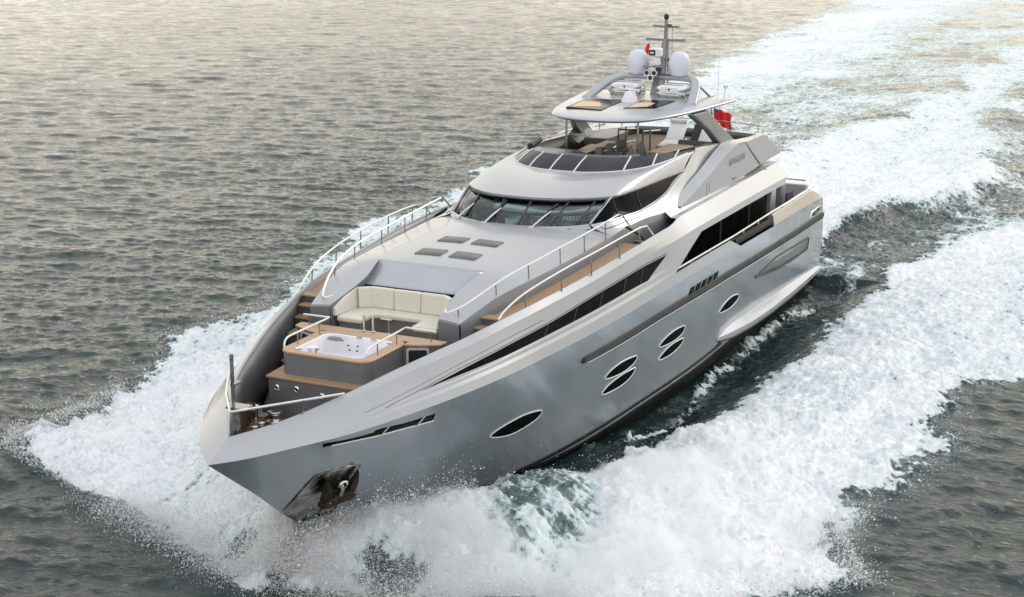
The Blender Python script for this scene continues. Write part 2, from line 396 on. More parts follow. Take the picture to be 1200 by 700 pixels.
# portholes: (x, z) outlines on the hull side
PH = [[(9.95, 2.12), (9.75, 2.33), (8.9, 2.46), (8.05, 2.35), (7.9, 2.20), (8.15, 2.03), (9.0, 1.90)],
      [(4.42, 2.30), (4.28, 2.50), (3.55, 2.60), (2.62, 2.52), (2.40, 2.42), (2.62, 2.25), (3.4, 2.18)],
      [(4.22, 1.73), (4.08, 1.97), (3.3, 2.09), (2.5, 2.07), (2.28, 2.02), (2.45, 1.82), (3.1, 1.68)],
      [(.50, 2.25), (.32, 2.43), (-.5, 2.53), (-1.35, 2.47), (-1.55, 2.38), (-1.35, 2.2), (-.6, 2.14)],
      [(.28, 1.75), (.08, 1.93), (-.6, 2.04), (-1.4, 2.01), (-1.62, 1.95), (-1.45, 1.78), (-.7, 1.67)],
      [(-5.30, 1.94), (-5.62, 2.13), (-6.3, 2.22), (-7.0, 2.18), (-7.48, 2.03), (-7.15, 1.87), (-6.4, 1.81)]]
def hull_poly(poly, off, s, sc=1., dz=0.):
    P = np.array(poly); c = P.mean(0); P = c+(P-c)*sc+[0, dz]; m = MB()
    n = len(P); rings = [P, c+(P-c)*.5]
    V = [(p[0], s*(hull_at(*p)+off), p[1]) for rg in rings for p in rg]+[(c[0], s*(hull_at(*c)+off), c[1])]
    F = [(i, (i+1) % n, n+(i+1) % n, n+i) for i in range(n)]+[(n+i, n+(i+1) % n, 2*n) for i in range(n)]
    return m.add(V, F)
for poly in PH:
    k_ = len(poly); poly = [(p.x, p.z) for p in spline([(a, 0, b) for a, b in poly[-2:]+poly+poly[:3]], 4)][8:8+4*k_]
    for s in SIDES:
        g = hull_poly(poly, .016, s).build('porthole', 'glass', Y)
        P = np.array(poly); c0 = P.mean(0); P = c0+(P-c0)*1.03+[0, -.008]; P = np.vstack([P, P[:1]])
        MB().tube([(a, s*(hull_at(a, b)+.012), b) for a, b in P], .019, 8).build('porthole_frame', 'plastic', g)
# long slot under the bow knuckle and the vents in the side
for s in SIDES:
    def slot(xa, xb):
        return [(xa, float(KN(xa)[1])-.10-.02*(17-xa)), (xb, float(KN(xb)[1])-.10-.075*(17-xb)), (xb-.1, float(KN(xb)[1])-.24-.075*(17-xb)), (xa-.1, float(KN(xa)[1])-.2-.02*(17-xa))]
    f = hull_poly([(16.9, 4.06), (15.4, 4.05), (13.62, 3.95), (13.52, 3.72), (15.3, 3.83), (16.8, 3.93)], .014, s).build('hull_slot', 'glass', Y, solid=.012)
    hull_bar_m = MB()
    hull_bar_m.tube([(x, s*(hull_at(x, z)+.03), z) for x, z in ((16.6, 3.93), (15.4, 3.84), (14.4, 3.78), (13.5, 3.71))], .018)
    for xx, zz in ((15.2, 3.93), (14.05, 3.86)):
        hull_bar_m.tube([(xx+.06, s*(hull_at(xx, zz-.1)+.03), zz-.11), (xx-.05, s*(hull_at(xx, zz+.1)+.03), zz+.13)], .02)
    hull_bar_m.build('slot_trim', 'whitesteel', f)
    v = hull_poly([(-9.4, 2.30), (-12.1, 2.42), (-16.95, 2.20), (-16.95, 1.76), (-14.2, 1.82), (-12.2, 1.93)], .014, s).build('engine_vent', 'midgrey', Y, solid=.012)
    m = MB(); P = [(-9.3, 2.32), (-12.1, 2.46), (-17.0, 2.23), (-17.0, 1.73), (-14.2, 1.78)]
    m.tube([(a, s*(hull_at(a, b)+.03), b) for a, b in P], .022)
    m.tube([(-9.4, s*(hull_at(-9.4, 2.24)+.02), 2.24), (-12.3, s*(hull_at(-12.3, 1.9)+.02), 1.9), (-14.3, s*(hull_at(-14.3, 1.8)+.02), 1.8)], .02)
    m.build('vent_frame', 'black', v)
    m = MB()
    for k in range(5):
        za = 2.30-.075*k; m.tube([(-11.2-.25*k, s*(hull_at(-11.5, za)+.018), za+.02), (-16.9, s*(hull_at(-16.9, za-.2)+.018), za-.18)], .010, 4)
    m.build('vent_louvre', 'darkgrey', v)
    for k in range(5):
        xx = -1.45-.62*k; zz = 3.62-.018*k
        hull_poly([(xx, zz+.12), (xx-.44, zz+.12), (xx-.36, zz-.09), (xx+.12, zz-.09)], .016, s).build('freeing_port', 'glass', Y, solid=.012)
    nm = hull_poly([(-16.6, 3.08), (-17.0, 3.28), (-18.45, 3.32), (-18.75, 3.13), (-17.9, 3.02)], .014, s).build('mooring_port', 'steel', Y, solid=.012)
    hull_poly([(-17.15, 3.11), (-17.3, 3.24), (-17.75, 3.25), (-17.9, 3.14), (-17.5, 3.08)], .03, s).build('port_opening', 'black', nm, solid=.01)
    hull_poly([(-18.0, 3.14), (-18.05, 3.25), (-18.3, 3.26), (-18.4, 3.15), (-18.2, 3.12)], .03, s).build('port_opening', 'black', nm, solid=.01)
# anchor pocket: scuffed steel plates on both bows, meeting on the stem
AP = [(16.45, 1.93), (16.25, 3.02), (15.0, 2.93), (14.80, 2.0), (14.85, 1.45), (15.62, 1.42)]
for s in SIDES:
    stem_x = lambda z: float(STEM(z))
    m = MB(); rows = []
    for q in np.linspace(0, 1, 12):
        zz = 1.35+(3.02-1.35)*q
        xf = min(stem_x(zz)-.01, 16.55-.25*abs(q-.4)) if q > .33 else stem_x(zz)-.01
        xf = float(np.interp(zz, [1.35, 1.9, 3.02], [stem_x(1.35)-.01, stem_x(1.9)-.01, 16.22]))
        xb = float(np.interp(zz, [1.35, 1.5, 2.0, 2.93, 3.02], [14.75, 14.7, 14.72, 15.0, 15.6]))
        rows.append([(xf+(xb-xf)*u, s*(hull_at(xf+(xb-xf)*u, zz)+.02), zz) for u in np.linspace(0, 1, 12)])
    m.grid(np.array(rows), flip=s < 0)
    ap = m.build('anchor_pocket', 'plate', Y, solid=.02)
    hx_, hz_ = 15.35, 2.45; m = MB(); yy = hull_at(hx_, hz_)
    m.lathe([(.30, 0), (.36, .01), (.36, .05), (.26, .05), (.25, .02), (.02, .015)], k=20)
    nrm = Vector((.35, s*.8, -.45)).normalized(); q = Vector((0, 0, 1)).rotation_difference(nrm)
    m.v = [tuple(q @ Vector(v)+Vector((hx_, s*(yy+.02), hz_))) for v in m.v]
    m.build('hawse_lip', 'black', ap)

# spray chine, transom, bathing platform
m = MB()
for s in SIDES:
    rings = []
    for x, yo, zt, zb, yi in ((-5.6, 3.75, .98, .72, 3.7), (-6.6, 4.02, 1.02, .62, 3.7), (-8.5, 4.16, .93, .56, 3.7), (-11, 4.18, .84, .48, 3.68), (-14, 4.10, .72, .36, 3.68), (-17, 3.98, .62, .28, 3.66), (-19.4, 3.84, .52, .22, 3.6)):
        rings.append([(x, s*yi, zt+.12), (x, s*(yo-.25), zt+.03), (x, s*yo, zt-.1), (x, s*(yo+.02), zb+.08), (x, s*(yo-.1), zb), (x, s*yi, zb)])
    m.loft(rings)
ch = m.build('spray_chine', 'silver', Y, angle=25)
m = MB()
for s in SIDES:
    m.tube([(x, s*(yo+.03), z) for x, yo, z in ((-5.7, 3.8, .76), (-6.6, 4.02, .72), (-8.5, 4.16, .66), (-11, 4.18, .58), (-14, 4.10, .46), (-17, 3.98, .38))], .035, 6)
m.build('chine_trim', 'black', ch)
m = MB(); m.prism([(-19.5, -3.3), (-19.5, 3.3), (-20.5, 3.0), (-20.8, 2.2), (-20.8, -2.2), (-20.5, -3.0)], .30, .52); m.build('bathing_platform', 'teakx', Y, bevel=.04)

# ---- bulwark: cap, side with window recess, pillar and the long wing aft
def xend(f): return np.interp(f, [.35, .81, .86, 1.0], [-2.55, .30, -5.75, -6.75])
def bul3(xr, f):
    t = np.clip((xr-14.5)/3.8, 0, 1); xk = xr+.81*t**2
    k = KN(xk); r = RM(xr); g = gfun(xr, f)
    return np.stack([xr+(xk-xr)*f, r[..., 0]+(k[..., 0]-r[..., 0])*g, r[..., 1]+(k[..., 1]-r[..., 1])*f], -1)
def bul_rows(fs, xe, n):
    u = np.linspace(0, 1, n); u = u*(.55+.45*u)
    return np.stack([bul3(18.3+(e-18.3)*u, np.full(n, f)) for f, e in zip(fs, xe)], 1)
m = MB()
f1 = [0, .03, .06, .09, .12, .15, .18, .21, .24, .26, .30, .35]; f2 = [.35, .40, .46, .52, .58, .64, .66, .68, .71, .74, .77, .80]; f3 = [.80, .83, .86, .9, .95, 1.0]
for s in SIDES:
    for fs, xe in ((f1, np.interp(f1, [0, .24, .35], [-13.9, -13.45, -13.0])), (f2, xend(np.array(f2))), (f3, np.interp(f3, [.80, .83, 1], [-5.55, -5.75, -6.75]))):
        G = bul_rows(fs, xe, 150); G[..., 1] *= s; m.grid(G, flip=s < 0)
    # rounded inner lip of the cap
    xs = np.linspace(18.3, -13.9, 150); r_ = RM(xs)
    G = np.stack([np.stack([xs, s*r_[:, 0], r_[:, 1]], -1), np.stack([xs-.02, s*np.maximum(r_[:, 0]-.05, 0), r_[:, 1]-.02], -1), np.stack([xs-.03, s*np.maximum(r_[:, 0]-.06, 0), r_[:, 1]-.12], -1)], 1)
    m.grid(G, flip=s > 0)
bulw = m.build('bulwark', 'pearl', Y, angle=14, weld=True)
# end face of the wing and its underside
m = MB()
for s in SIDES:
    xs = np.linspace(.5, -13.0, 40); yb, zb = bul(xs, np.full(40, .345))
    m.grid(np.stack([np.stack([xs, s*yb, zb], -1), np.stack([xs, s*(yb-.35), zb-.02], -1), np.stack([xs, 0*yb, zb+.02], -1)], 1), flip=s < 0)
m.build('wing_soffit', 'midgrey', bulw)
m = MB()
xs = np.linspace(-2.6, -12.9, 30); zz = RM(xs)[:, 1]-.13; yy = RM(xs)[:, 0]-.03
m.grid(np.stack([np.stack([xs, -yy, zz], -1), np.stack([xs, 0*yy, zz+.01], -1), np.stack([xs, yy, zz], -1)], 1))
m.build('upper_deck', 'silver', Y)
m = MB()
E3 = [tuple(float(a[0]) for a in bul(np.array([xx]), np.array([ff]))) for xx, ff in ((-13.9, 0.), (-13.45, .24), (-13.0, .345))]
m.loft([[(-13.9, q*E3[0][0], E3[0][1]), (-13.48, q*E3[1][0], E3[1][1]), (-13.02, q*E3[2][0], E3[2][1]), (-12.6, q*E3[0][0], E3[2][1]+.1), (-12.8, q*E3[0][0], E3[0][1]-.03)] for q in np.linspace(-1, 1, 13)])
m.build('wing_tail', 'sideplate', bulw, bevel=.02)

# dark lining inside the bulwark, from the bow to the pilot house
m = MB()
xs = np.linspace(18.05, -1.8, 110); r_ = RM(xs)
dk = T([(18.3, 3.3), (12.6, 3.35), (12.4, 3.4), (9.8, 3.9), (9.0, 4.6), (-2, 4.7)])
for s in SIDES:
    yi = np.maximum(r_[:, 0]-.06, .02); zb = dk(xs); yl = np.maximum(np.minimum(yi-.02, [hull_at(a, min(b, 4.1))-.07 for a, b in zip(xs, zb)]), .01); yb = np.maximum(yi-.10+.05, .02)
    m.grid(np.stack([np.stack([xs, s*yi, r_[:, 1]-.05], -1), np.stack([xs, s*(yi*.5+yl*.5), (r_[:, 1]+zb)/2], -1), np.stack([xs, s*yl, zb], -1)], 1), flip=s > 0)
m.build('bulwark_lining', 'darkgrey', Y, solid=.03, off=1.)

# window band in the bulwark and the fine coachlines running forward from it
ft = T([(14.0, .60), (13.4, .565), (12.0, .495), (10.5, .465), (8.5, .44), (5.9, .385), (3.5, .385), (.85, .40)])
fb = T([(14.0, .605), (13.4, .60), (12.1, .612), (10.7, .635), (8.1, .632), (4.95, .63), (2.44, .652)])
def band(xa, xb, fa, fbm, off, n=100, slant=None):
    m = MB()
    for s in SIDES:
        rows = []
        for q in np.linspace(0, 1, 7):
            xe = xb+(slant-xb)*q if slant is not None else xb
            xs = np.linspace(xa, xe, n); f = fa(xs)+(fbm(xs)-fa(xs))*q
            y, z = bul(xs, f); rows.append(np.stack([xs, s*(y+off), z], -1))
        m.grid(np.stack(rows, 1), flip=s < 0)
    return m
bw = band(14.0, .88, ft, fb, .012, slant=2.42).build('bulwark_window', 'glass', Y)
m = MB()
for s in SIDES:
    for xx in (8.8, 7.2, 5.6, 4.0, 2.7):
        y0, z0 = bul(np.array([xx]), ft(np.array([xx]))); y1, z1 = bul(np.array([xx+.35]), fb(np.array([xx+.35])))
        m.tube([(xx, s*(y0[0]+.008), z0[0]-.02), (xx+.35, s*(y1[0]+.008), z1[0]+.02)], .022, 4)
m.build('window_mullion', 'black', bw, each=True)
fl = T([(15.7, .60), (13.8, .47), (12.5, .395), (10.4, .34), (8, .33), (4, .335), (.7, .35)])
band(15.7, 9.0, lambda x: fl(x)-.004, lambda x: fl(x)+.004, .006).build('coachline', 'black', Y)
fl2 = T([(15.2, .665), (14, .575), (12.5, .475), (10.5, .44), (8.5, .415), (5.9, .36), (3.5, .36), (.75, .375)])
band(15.2, .8, lambda x: fl2(x)-.005, lambda x: fl2(x)+.006, .007).build('coachline', 'black', Y)
# pale sill under the band
fs_ = lambda x: fb(x)+.015
band(13.2, 2.2, lambda x: fb(x)+.006, lambda x: fb(x)+.026, .02).build('window_sill', 'pearl', bw)

# ---- decks
def deck(name, m_, prof, z, yin=0., zf=None):
    mb = MB(); xs = np.array(prof); zz = np.full_like(xs, z) if zf is None else zf(xs)
    yy = np.maximum(np.minimum(RM(xs)[:, 0]-.08, [hull_at(a, b)-.05 if b < 4.1 else 9 for a, b in zip(xs, zz)]), .01)
    if yin:
        for s in SIDES: mb.grid(np.stack([np.stack([xs, s*yin(xs), zz], -1), np.stack([xs, s*np.maximum(yy, yin(xs)), zz], -1)], 1), flip=s < 0)
    else:
        mb.grid(np.stack([np.stack([xs, -yy, zz], -1), np.stack([xs, yy, zz], -1)], 1))
    return mb.build(name, m_, Y)
deck('foredeck', 'teakwet', np.linspace(17.9, 11.8, 40), 3.40)
TR = T([(11.2, 2.24, 5.54), (10.46, 2.39, 5.73), (9.6, 2.57, 5.92), (8.6, 2.75, 6.03), (7.16, 2.86, 6.07), (4.98, 2.96, 6.13), (3.49, 3.0, 6.18), (1.74, 3.02, 6.23), (.3, 3.1, 6.26), (-1.2, 3.25, 6.2), (-2.6, 3.36, 6.16)])
sdz = lambda x: np.minimum(RM(x)[:, 1]-.17, 5.56+.03*(9-x))
deck('side_deck', 'teak', np.linspace(10.1, 1.7, 40), 0, lambda x: TR(x)[:, 0]-.1, sdz)
deck('side_deck', 'darkgrey', np.linspace(1.7, -2.4, 10), 5.0, lambda x: x*0+1.5)
# steps from the foredeck up to the side decks
m = MB(); mt = MB()
ST = [(12.75, 12.45, 3.66), (12.45, 12.15, 3.93), (12.15, 11.85, 4.20), (11.85, 11.55, 4.47), (11.55, 10.95, 4.78), (10.95, 10.65, 5.06), (10.65, 10.35, 5.32), (10.35, 10.05, 5.53)]
for s in SIDES:
    for xa, xb, z in ST:
        yi = 1.66 if xa > 12.2 else 2.16 if xa > 11.6 else 1.66 if xa > 11.3 else 2.0
        yo = float(RM((xa+xb)/2)[0])-.09
        yo2 = float(RM(xa)[0])-.1
        m.prism([(xa, s*yi), (xa, s*yo2), (xb, s*yo), (xb, s*yi)], 3.3, z-.03)
        mt.prism([(xa+.03, s*(yi+.01)), (xa+.03, s*(yo2-.01)), (xb, s*(yo-.01)), (xb, s*(yi+.01))], z-.028, z+.01)
stp = m.build('deck_steps', 'darkgrey', Y); mt.build('step_tread', 'teakx', stp, each=True)

# ---- foredeck house: coaming arms, crowned roof and sloping sun panel
inner = T([(11.2, 1.63), (9.69, 1.46), (8.5, 1.65)])
TZ = T([(11.2, 5.60), (9.6, 6.02), (8.5, 6.27), (7.5, 6.37), (6, 6.45), (4.2, 6.50), (2.6, 6.5), (-1, 6.5)])
m = MB()
for s in SIDES:
    xs = np.linspace(11.2, 8.5, 22); e = TR(xs); zi = TZ(xs); rows = []
    for q in np.linspace(0, 1, 7):
        yy = inner(xs)+(e[:, 0]-inner(xs))*q; zz = zi+(e[:, 1]-zi)*q**1.7; rows.append(np.stack([xs, s*yy, zz], -1))
    m.grid(np.stack(rows, 1), flip=s < 0)
    xs = np.linspace(8.5, -1.2, 60); e = TR(xs); zi = TZ(xs); rows = []
    for q in np.linspace(0, 1, 14):
        yy = e[:, 0]*q; zz = zi+(e[:, 1]-zi)*q**2.6; rows.append(np.stack([xs, s*yy, zz], -1))
    m.grid(np.stack(rows, 1), flip=s < 0)
trunk = m.build('trunk_roof', 'pearl', Y, angle=40, weld=True)
m = MB()
for s in SIDES:
    xs = np.linspace(11.2, -2.3, 70); e = TR(xs)
    rows = [np.stack([xs, s*e[:, 0], e[:, 1]], -1), np.stack([xs, s*(e[:, 0]+.025), e[:, 1]-.05], -1), np.stack([xs, s*(e[:, 0]+.02), e[:, 1]*0+4.4], -1)]
    m.grid(np.stack(rows, 1), flip=s < 0)
    # nose of each coaming arm, and its inner wall
    e0 = TR(11.2); i0 = float(inner(11.2)); z0 = float(TZ(11.2))
    ys = np.linspace(i0, e0[0], 6); q = (ys-i0)/(e0[0]-i0); zt = z0+(e0[1]-z0)*q**1.7
    m.grid(np.stack([np.stack([ys*0+11.2, s*ys, zt], -1), np.stack([ys*0+11.24, s*ys, zt-.05], -1), np.stack([ys*0+11.22, s*ys, ys*0+4.4], -1)], 1), flip=s > 0)
    xs = np.linspace(11.2, 8.5, 14)
    m.grid(np.stack([np.stack([xs, s*inner(xs), TZ(xs)], -1), np.stack([xs, s*(inner(xs)-.01), np.interp(xs, [8.5, 9.69, 11.2], [6.2, 4.6, 4.6])], -1)], 1), flip=s > 0)
m.build('trunk_side', 'midgrey', Y, angle=30)
m = MB()
G = []
for q in np.linspace(0, 1, 8):
    x = 8.5+(9.66-8.5)*q; z = 6.27+(5.86-6.27)*q-.03*math.sin(math.pi*q); yy = float(inner(x))
    G.append([(x, t*yy, z) for t in np.linspace(-1, 1, 9)])
m.grid(np.array(G)); m.build('sun_panel', 'silver', Y, solid=.04)
for x in (7.5, 6.12):
    for s in SIDES:
        z = float(TZ(x)); m = MB(); yc = s*.54
        ez = float(TR(x)[1])
        P = [[(x+a*.27, yc+b*.40, float(TZ(x+a*.27))+(ez-float(TZ(x+a*.27)))*abs((yc+b*.4)/2.86)**2.6+.012) for b in (-1, 0, 1)] for a in (-1, 0, 1)]
        m.grid(np.array(P)); m.build('deck_hatch', 'mat', Y, solid=.03, off=0)

# ---- sofa in the well
deckz = 4.72
m = MB(); m.grid(np.array([[(11.82, -1.62, deckz), (11.82, 1.62, deckz)], [(9.6, -1.62, deckz), (9.6, 1.62, deckz)]])); m.build('sofa_well_floor', 'teak', Y)
def ushape(x0, x1, yo, yi, d, r):
    o = [(x1, -yo), (x0+.25, -yo), (x0, -yo+.25), (x0, yo-.25), (x0+.25, yo), (x1, yo)]
    i = [(x1-.0, yi)]
    n = 6
    inn = [(x1, yi)]
    for k in range(n+1):
        a = R(90*k/n); inn.append((x0+d+r-r*math.sin(a), yi-r+r*math.cos(a)))
    for k in range(n+1):
        a = R(90*k/n); inn.append((x0+d+r-r*math.cos(a), -yi+r-r*math.sin(a)))
    inn.append((x1, -yi))
    return o+inn
sofa = MB().prism(ushape(9.62, 11.02, 1.50, .82, .66, .22), deckz, 5.13).build('sofa', 'midgrey', Y, bevel=.02)
cu = MB().prism(ushape(9.66, 11.10, 1.52, .76, .72, .22), 5.13, 5.29).build('seat_cushion', 'cream', sofa, bevel=.06, seg=4)
# back cushions, one per panel
def backpanel(P0, P1, r0, r1, name='back_cushion'):
    m = MB()
    P0 = Vector(P0); P1 = Vector(P1); d = (P1-P0); nrm = Vector((-d.y, d.x, 0)).normalized()
    c = (P0+P1)/2; g = .006
    P0 = P0+d.normalized()*g; P1 = P1-d.normalized()*g
    ring = lambda z, o, t: [tuple(P0+nrm*o+Vector((0, 0, z))), tuple(P1+nrm*o+Vector((0, 0, z))), tuple(P1+nrm*(o+t)+Vector((0, 0, z))), tuple(P0+nrm*(o+t)+Vector((0, 0, z)))]
    m.loft([ring(5.29, 0, .16), ring(r0, r1, .14)])
    return m.build(name, 'cream', sofa, bevel=.035, seg=3)
for a, b in ((-1.15, -.40), (-.40, .42), (.42, 1.15)):
    backpanel((9.80, b, 0), (9.80, a, 0), 5.86, -.0)
backpanel((9.80, -1.15, 0), (10.05, -1.46, 0), 5.85, -.02); backpanel((10.05, 1.46, 0), (9.80, 1.15, 0), 5.85, -.02)
m = MB()
for s in SIDES:
    m.loft([[(10.0, s*1.44, 5.28), (10.0, s*1.60, 5.28), (10.0, s*1.55, 5.86), (10.0, s*1.46, 5.86)], [(10.6, s*1.46, 5.28), (10.6, s*1.61, 5.28), (10.6, s*1.6, 5.72), (10.6, s*1.5, 5.72)], [(11.12, s*1.5, 5.28), (11.12, s*1.62, 5.28), (11.12, s*1.62, 5.50), (11.12, s*1.53, 5.50)]])
m.build('side_cushion', 'cream', sofa, bevel=.03, seg=3)
pt = MB().lathe([(.16, 0), (.16, .02), (.05, .03), (.05, .40)], (10.25, -.40, deckz), 16).build('table_pedestal', 'steel', Y)
MB().box(10.25, -.40, 5.14, .34, .34, .03).build('pedestal_plate', 'whitesteel', pt, bevel=.01)
for px, py in ((11.88, -.20), (11.86, .06)):
    MB().lathe([(.06, 0), (.06, .015), (.035, .02), (.035, .43), (.0, .435)], (px, py, 5.235), 12).build('table_post', 'steel', Y)

# ---- hot tub
def ringprism(o, i, z0, z1):
    m = MB(); n = len(o)
    V = [(a, b, z0) for a, b in o]+[(a, b, z0) for a, b in i]+[(a, b, z1) for a, b in o]+[(a, b, z1) for a, b in i]
    F = []
    for k in range(n):
        j = (k+1) % n
        F += [(2*n+k, 2*n+j, 3*n+j, 3*n+k), (k, n+k, n+j, j), (k, j, 2*n+j, 2*n+k), (n+k, 3*n+k, 3*n+j, n+j)]
    return m.add(V, F)
tub = ringprism(rrect(12.2, 14.25, -1.28, 1.28, .32, 8), rrect(12.33, 14.08, -1.04, 1.02, .22, 8), 4.56, 5.16).build('hot_tub', 'midgrey', Y)
ringprism(rrect(12.18, 14.28, -1.30, 1.30, .34, 8), rrect(12.34, 14.06, -1.02, 1.0, .22, 8), 5.162, 5.225).build('tub_rim', 'teakgloss', tub, bevel=.02)
rings = [[(a, b, z) for a, b in rrect(12.345+i, 14.055-i, -1.01+i, .99-i, .21, 8)] for i, z in ((0, 5.215), (.03, 5.20), (.06, 5.05), (.12, 4.80), (.40, 4.76), (.46, 4.45), (.6, 4.42))]
m = MB().loft(rings, cap=False); n = len(rings[0]); m.f.append(tuple(len(m.v)-n+i for i in range(n)))
m.build('tub_basin', 'tub', tub, angle=50)
m = MB()
m.lathe([(.001, .06), (.12, .05), (.17, .0), (.16, -.02)], k=14, sx=1, sy=1.3); m.v = [(v[0]*.45+12.62, v[1]*1.15-.62, v[2]*1.2+5.15) for v in m.v]
m.build('head_pillow', 'greyfab', tub)
m = MB().lathe([(.0, 0), (.10, .0), (.13, .3), (.14, .32), (.0, .33)], (13.72, -.62, 4.92), 14); m.build('ice_bucket', 'steel', tub)
for jx, jy, jz in ((12.53, -.30, 4.99), (12.53, -.02, 5.0), (12.60, -.22, 4.90), (12.60, .0, 4.90), (13.1, -.86, 4.97), (13.4, -.86, 4.97), (13.0, .84, 4.97)):
    MB().lathe([(.0, .02), (.03, .02), (.036, .0), (.0, -.01)], (jx, jy, jz), 10).build('tub_jet', 'black', tub)
for jx, jy in ((12.40, -.05), (12.42, .38), (12.55, .93), (13.95, -.86)):
    MB().lathe([(.0, .02), (.05, .018), (.055, 0), (.0, -.01)], (jx, jy, 5.205), 12, 1, 1.6).build('tub_control', 'dullsteel', tub)
# surround: locker wings behind the tub and the lower box with its teak ledge
m = MB()
W = [(12.45, 1.26), (12.36, 1.55), (12.08, 2.12), (11.82, 2.14), (11.80, 1.2), (11.80, -1.2), (11.82, -2.14), (12.08, -2.12), (12.36, -1.55), (12.45, -1.26), (12.19, -1.2), (12.19, 1.2)]
sur = m.prism(W, 3.42, 5.17).build('tub_surround', 'midgrey', Y, bevel=.01)
MB().prism([(12.48, 1.30), (12.40, 1.60), (12.12, 2.16), (11.79, 2.18), (11.77, 1.22), (11.77, -1.22), (11.79, -2.18), (12.12, -2.16), (12.40, -1.60), (12.48, -1.30), (12.185, -1.29), (12.185, 1.29)], 5.172, 5.222).build('surround_top', 'teakgloss', sur, bevel=.012)
for s in SIDES:
    m = MB(); m.prism(rrect(-.24, .24, -.27, .25, .05, 3), 0, .02)
    a = Vector((12.395, s*1.52, 4.84)); d = Vector((12.07-12.36, s*(2.12-1.55), 0)).normalized(); nr = Vector((abs(d.y), s*abs(d.x), 0))
    m.v = [tuple(a+d*v[0]+Vector((0, 0, 1))*v[1]+nr*(v[2]+.012)+d*.12) for v in m.v]
    l = m.build('locker_opening', 'black', sur)
    m = MB(); o = rrect(-.29, .29, -.32, .30, .08, 4); i = rrect(-.235, .235, -.265, .245, .05, 4); m = ringprism(o, i, 0, .04)
    m.v = [tuple(a+d*v[0]+Vector((0, 0, 1))*v[1]+nr*(v[2]+.012)+d*.12) for v in m.v]
    m.build('locker_frame', 'whitesteel', l)
box = MB().prism([(14.5, -1.45), (14.5, 1.45), (12.2, 1.62), (12.2, -1.62)], 3.42, 4.56).build('step_box', 'midgrey', Y, bevel=.02)
MB().prism([(14.54, -1.5), (14.54, 1.5), (12.2, 1.66), (12.2, -1.66)], 4.562, 4.62).build('box_ledge', 'teakx', box, bevel=.012)
for py, pz in ((-1.2, 4.33), (-.62, 4.36), (.12, 4.28)):
    m = MB().lathe([(.085, 0), (.085, .02), (.055, .04), (.05, .02), (.0, .02)], k=16); m.v = [(14.5+v[2], py+v[0], pz+v[1]) for v in m.v]
    m.build('deck_light', 'steel', box)
# sloped fairing and locker on the foredeck starboard side
m = MB()
for s in SIDES: m.loft([[(12.9, s*1.9, 3.41), (12.9, s*2.45, 3.41), (12.9, s*2.45, 3.8), (12.9, s*2.2, 3.85)], [(14.1, s*1.75, 3.41), (14.1, s*1.95, 3.41), (14.1, s*1.95, 3.55), (14.1, s*1.85, 3.55)]])
m.build('deck_locker', 'darkgrey', Y, bevel=.02)
# ---- pilot house: windscreen, brow roof, side walls and windows
WB = [(3.80, 0, 6.47), (3.78, .4, 6.47), (3.70, .8, 6.47), (3.55, 1.25, 6.48), (3.36, 1.62, 6.48), (3.08, 1.98, 6.48), (2.72, 2.30, 6.49)]
WT = [(2.78, 0, 7.16), (2.77, .4, 7.16), (2.73, .8, 7.16), (2.60, 1.2, 7.15), (2.38, 1.55, 7.14), (2.02, 1.92, 7.11), (1.28, 2.42, 7.08)]
def both(P): return [(x, -y, z) for x, y, z in P[::-1]]+list(P[1:])
wb = resample(spline(both(WB), 6), 61); wt = resample(spline(both(WT), 6), 61)
ws = MB().grid(np.stack([wb, (wb+wt)/2+np.array([.02, 0, .01]), wt], 1)).build('windscreen', 'clear', Y, solid=.012)
def ws_pt(q, v, o=0.):
    i = q*60; a = int(min(59, i)); f = i-a
    p = (wb[a]*(1-f)+wb[a+1]*f)*(1-v)+(wt[a]*(1-f)+wt[a+1]*f)*v
    n = np.array([.6, .55*(q-.5)*2, .75]); n /= np.linalg.norm(n); return p+n*o
m = MB()
for q in (.085, .235, .425, .575, .765, .915):
    wd = .007
    m.grid(np.array([[ws_pt(q-wd, v, .014), ws_pt(q+wd, v, .014)] for v in np.linspace(0, 1, 6)]))
m.grid(np.array([[ws_pt(q, .90, .012), ws_pt(q, 1.0, .012)] for q in np.linspace(0, 1, 61)]))
m.build('windscreen_mullion', 'black', ws, solid=.01, each=True)
m = MB()
m.tube([ws_pt(1, v, .02) for v in np.linspace(0, 1, 5)], .035); m.tube([ws_pt(0, v, .02) for v in np.linspace(0, 1, 5)], .035)
m.build('corner_post', 'pearl', ws)
m = MB(); o = np.array([(p[0]*1.0+.16*(1-abs(i-30)/45), p[1]*1.04, p[2]-.12) for i, p in enumerate(wb)])
m.grid(np.stack([wb+np.array([0, 0, .015]), wb+np.array([.05, 0, -.0]), o], 1)); m.build('windscreen_sill', 'silver', ws)
for q, tq in ((.13, .245), (.36, .44), (.66, .715)):      # park arm and blade of each wiper
    a = ws_pt(q, -.06, .05); 
    m = MB(); p1 = ws_pt(tq, .50, .09)
    m.tube([a, (a+p1)/2+np.array([.02, 0, .02]), p1], .016); m.tube([a+np.array([.06, .05, 0]), p1], .010)
    m.box(a[0], a[1], a[2], .10, .12, .09)
    wp = m.build('wiper', 'whitesteel', ws)
    m = MB(); bq = tq+.0
    m.grid(np.array([[ws_pt(bq-.052+.055*v+w_, .04+.78*v, .04) for w_ in (-.006, .006)] for v in np.linspace(0, 1, 5)])); m.build('wiper_blade', 'black', wp, solid=.03)

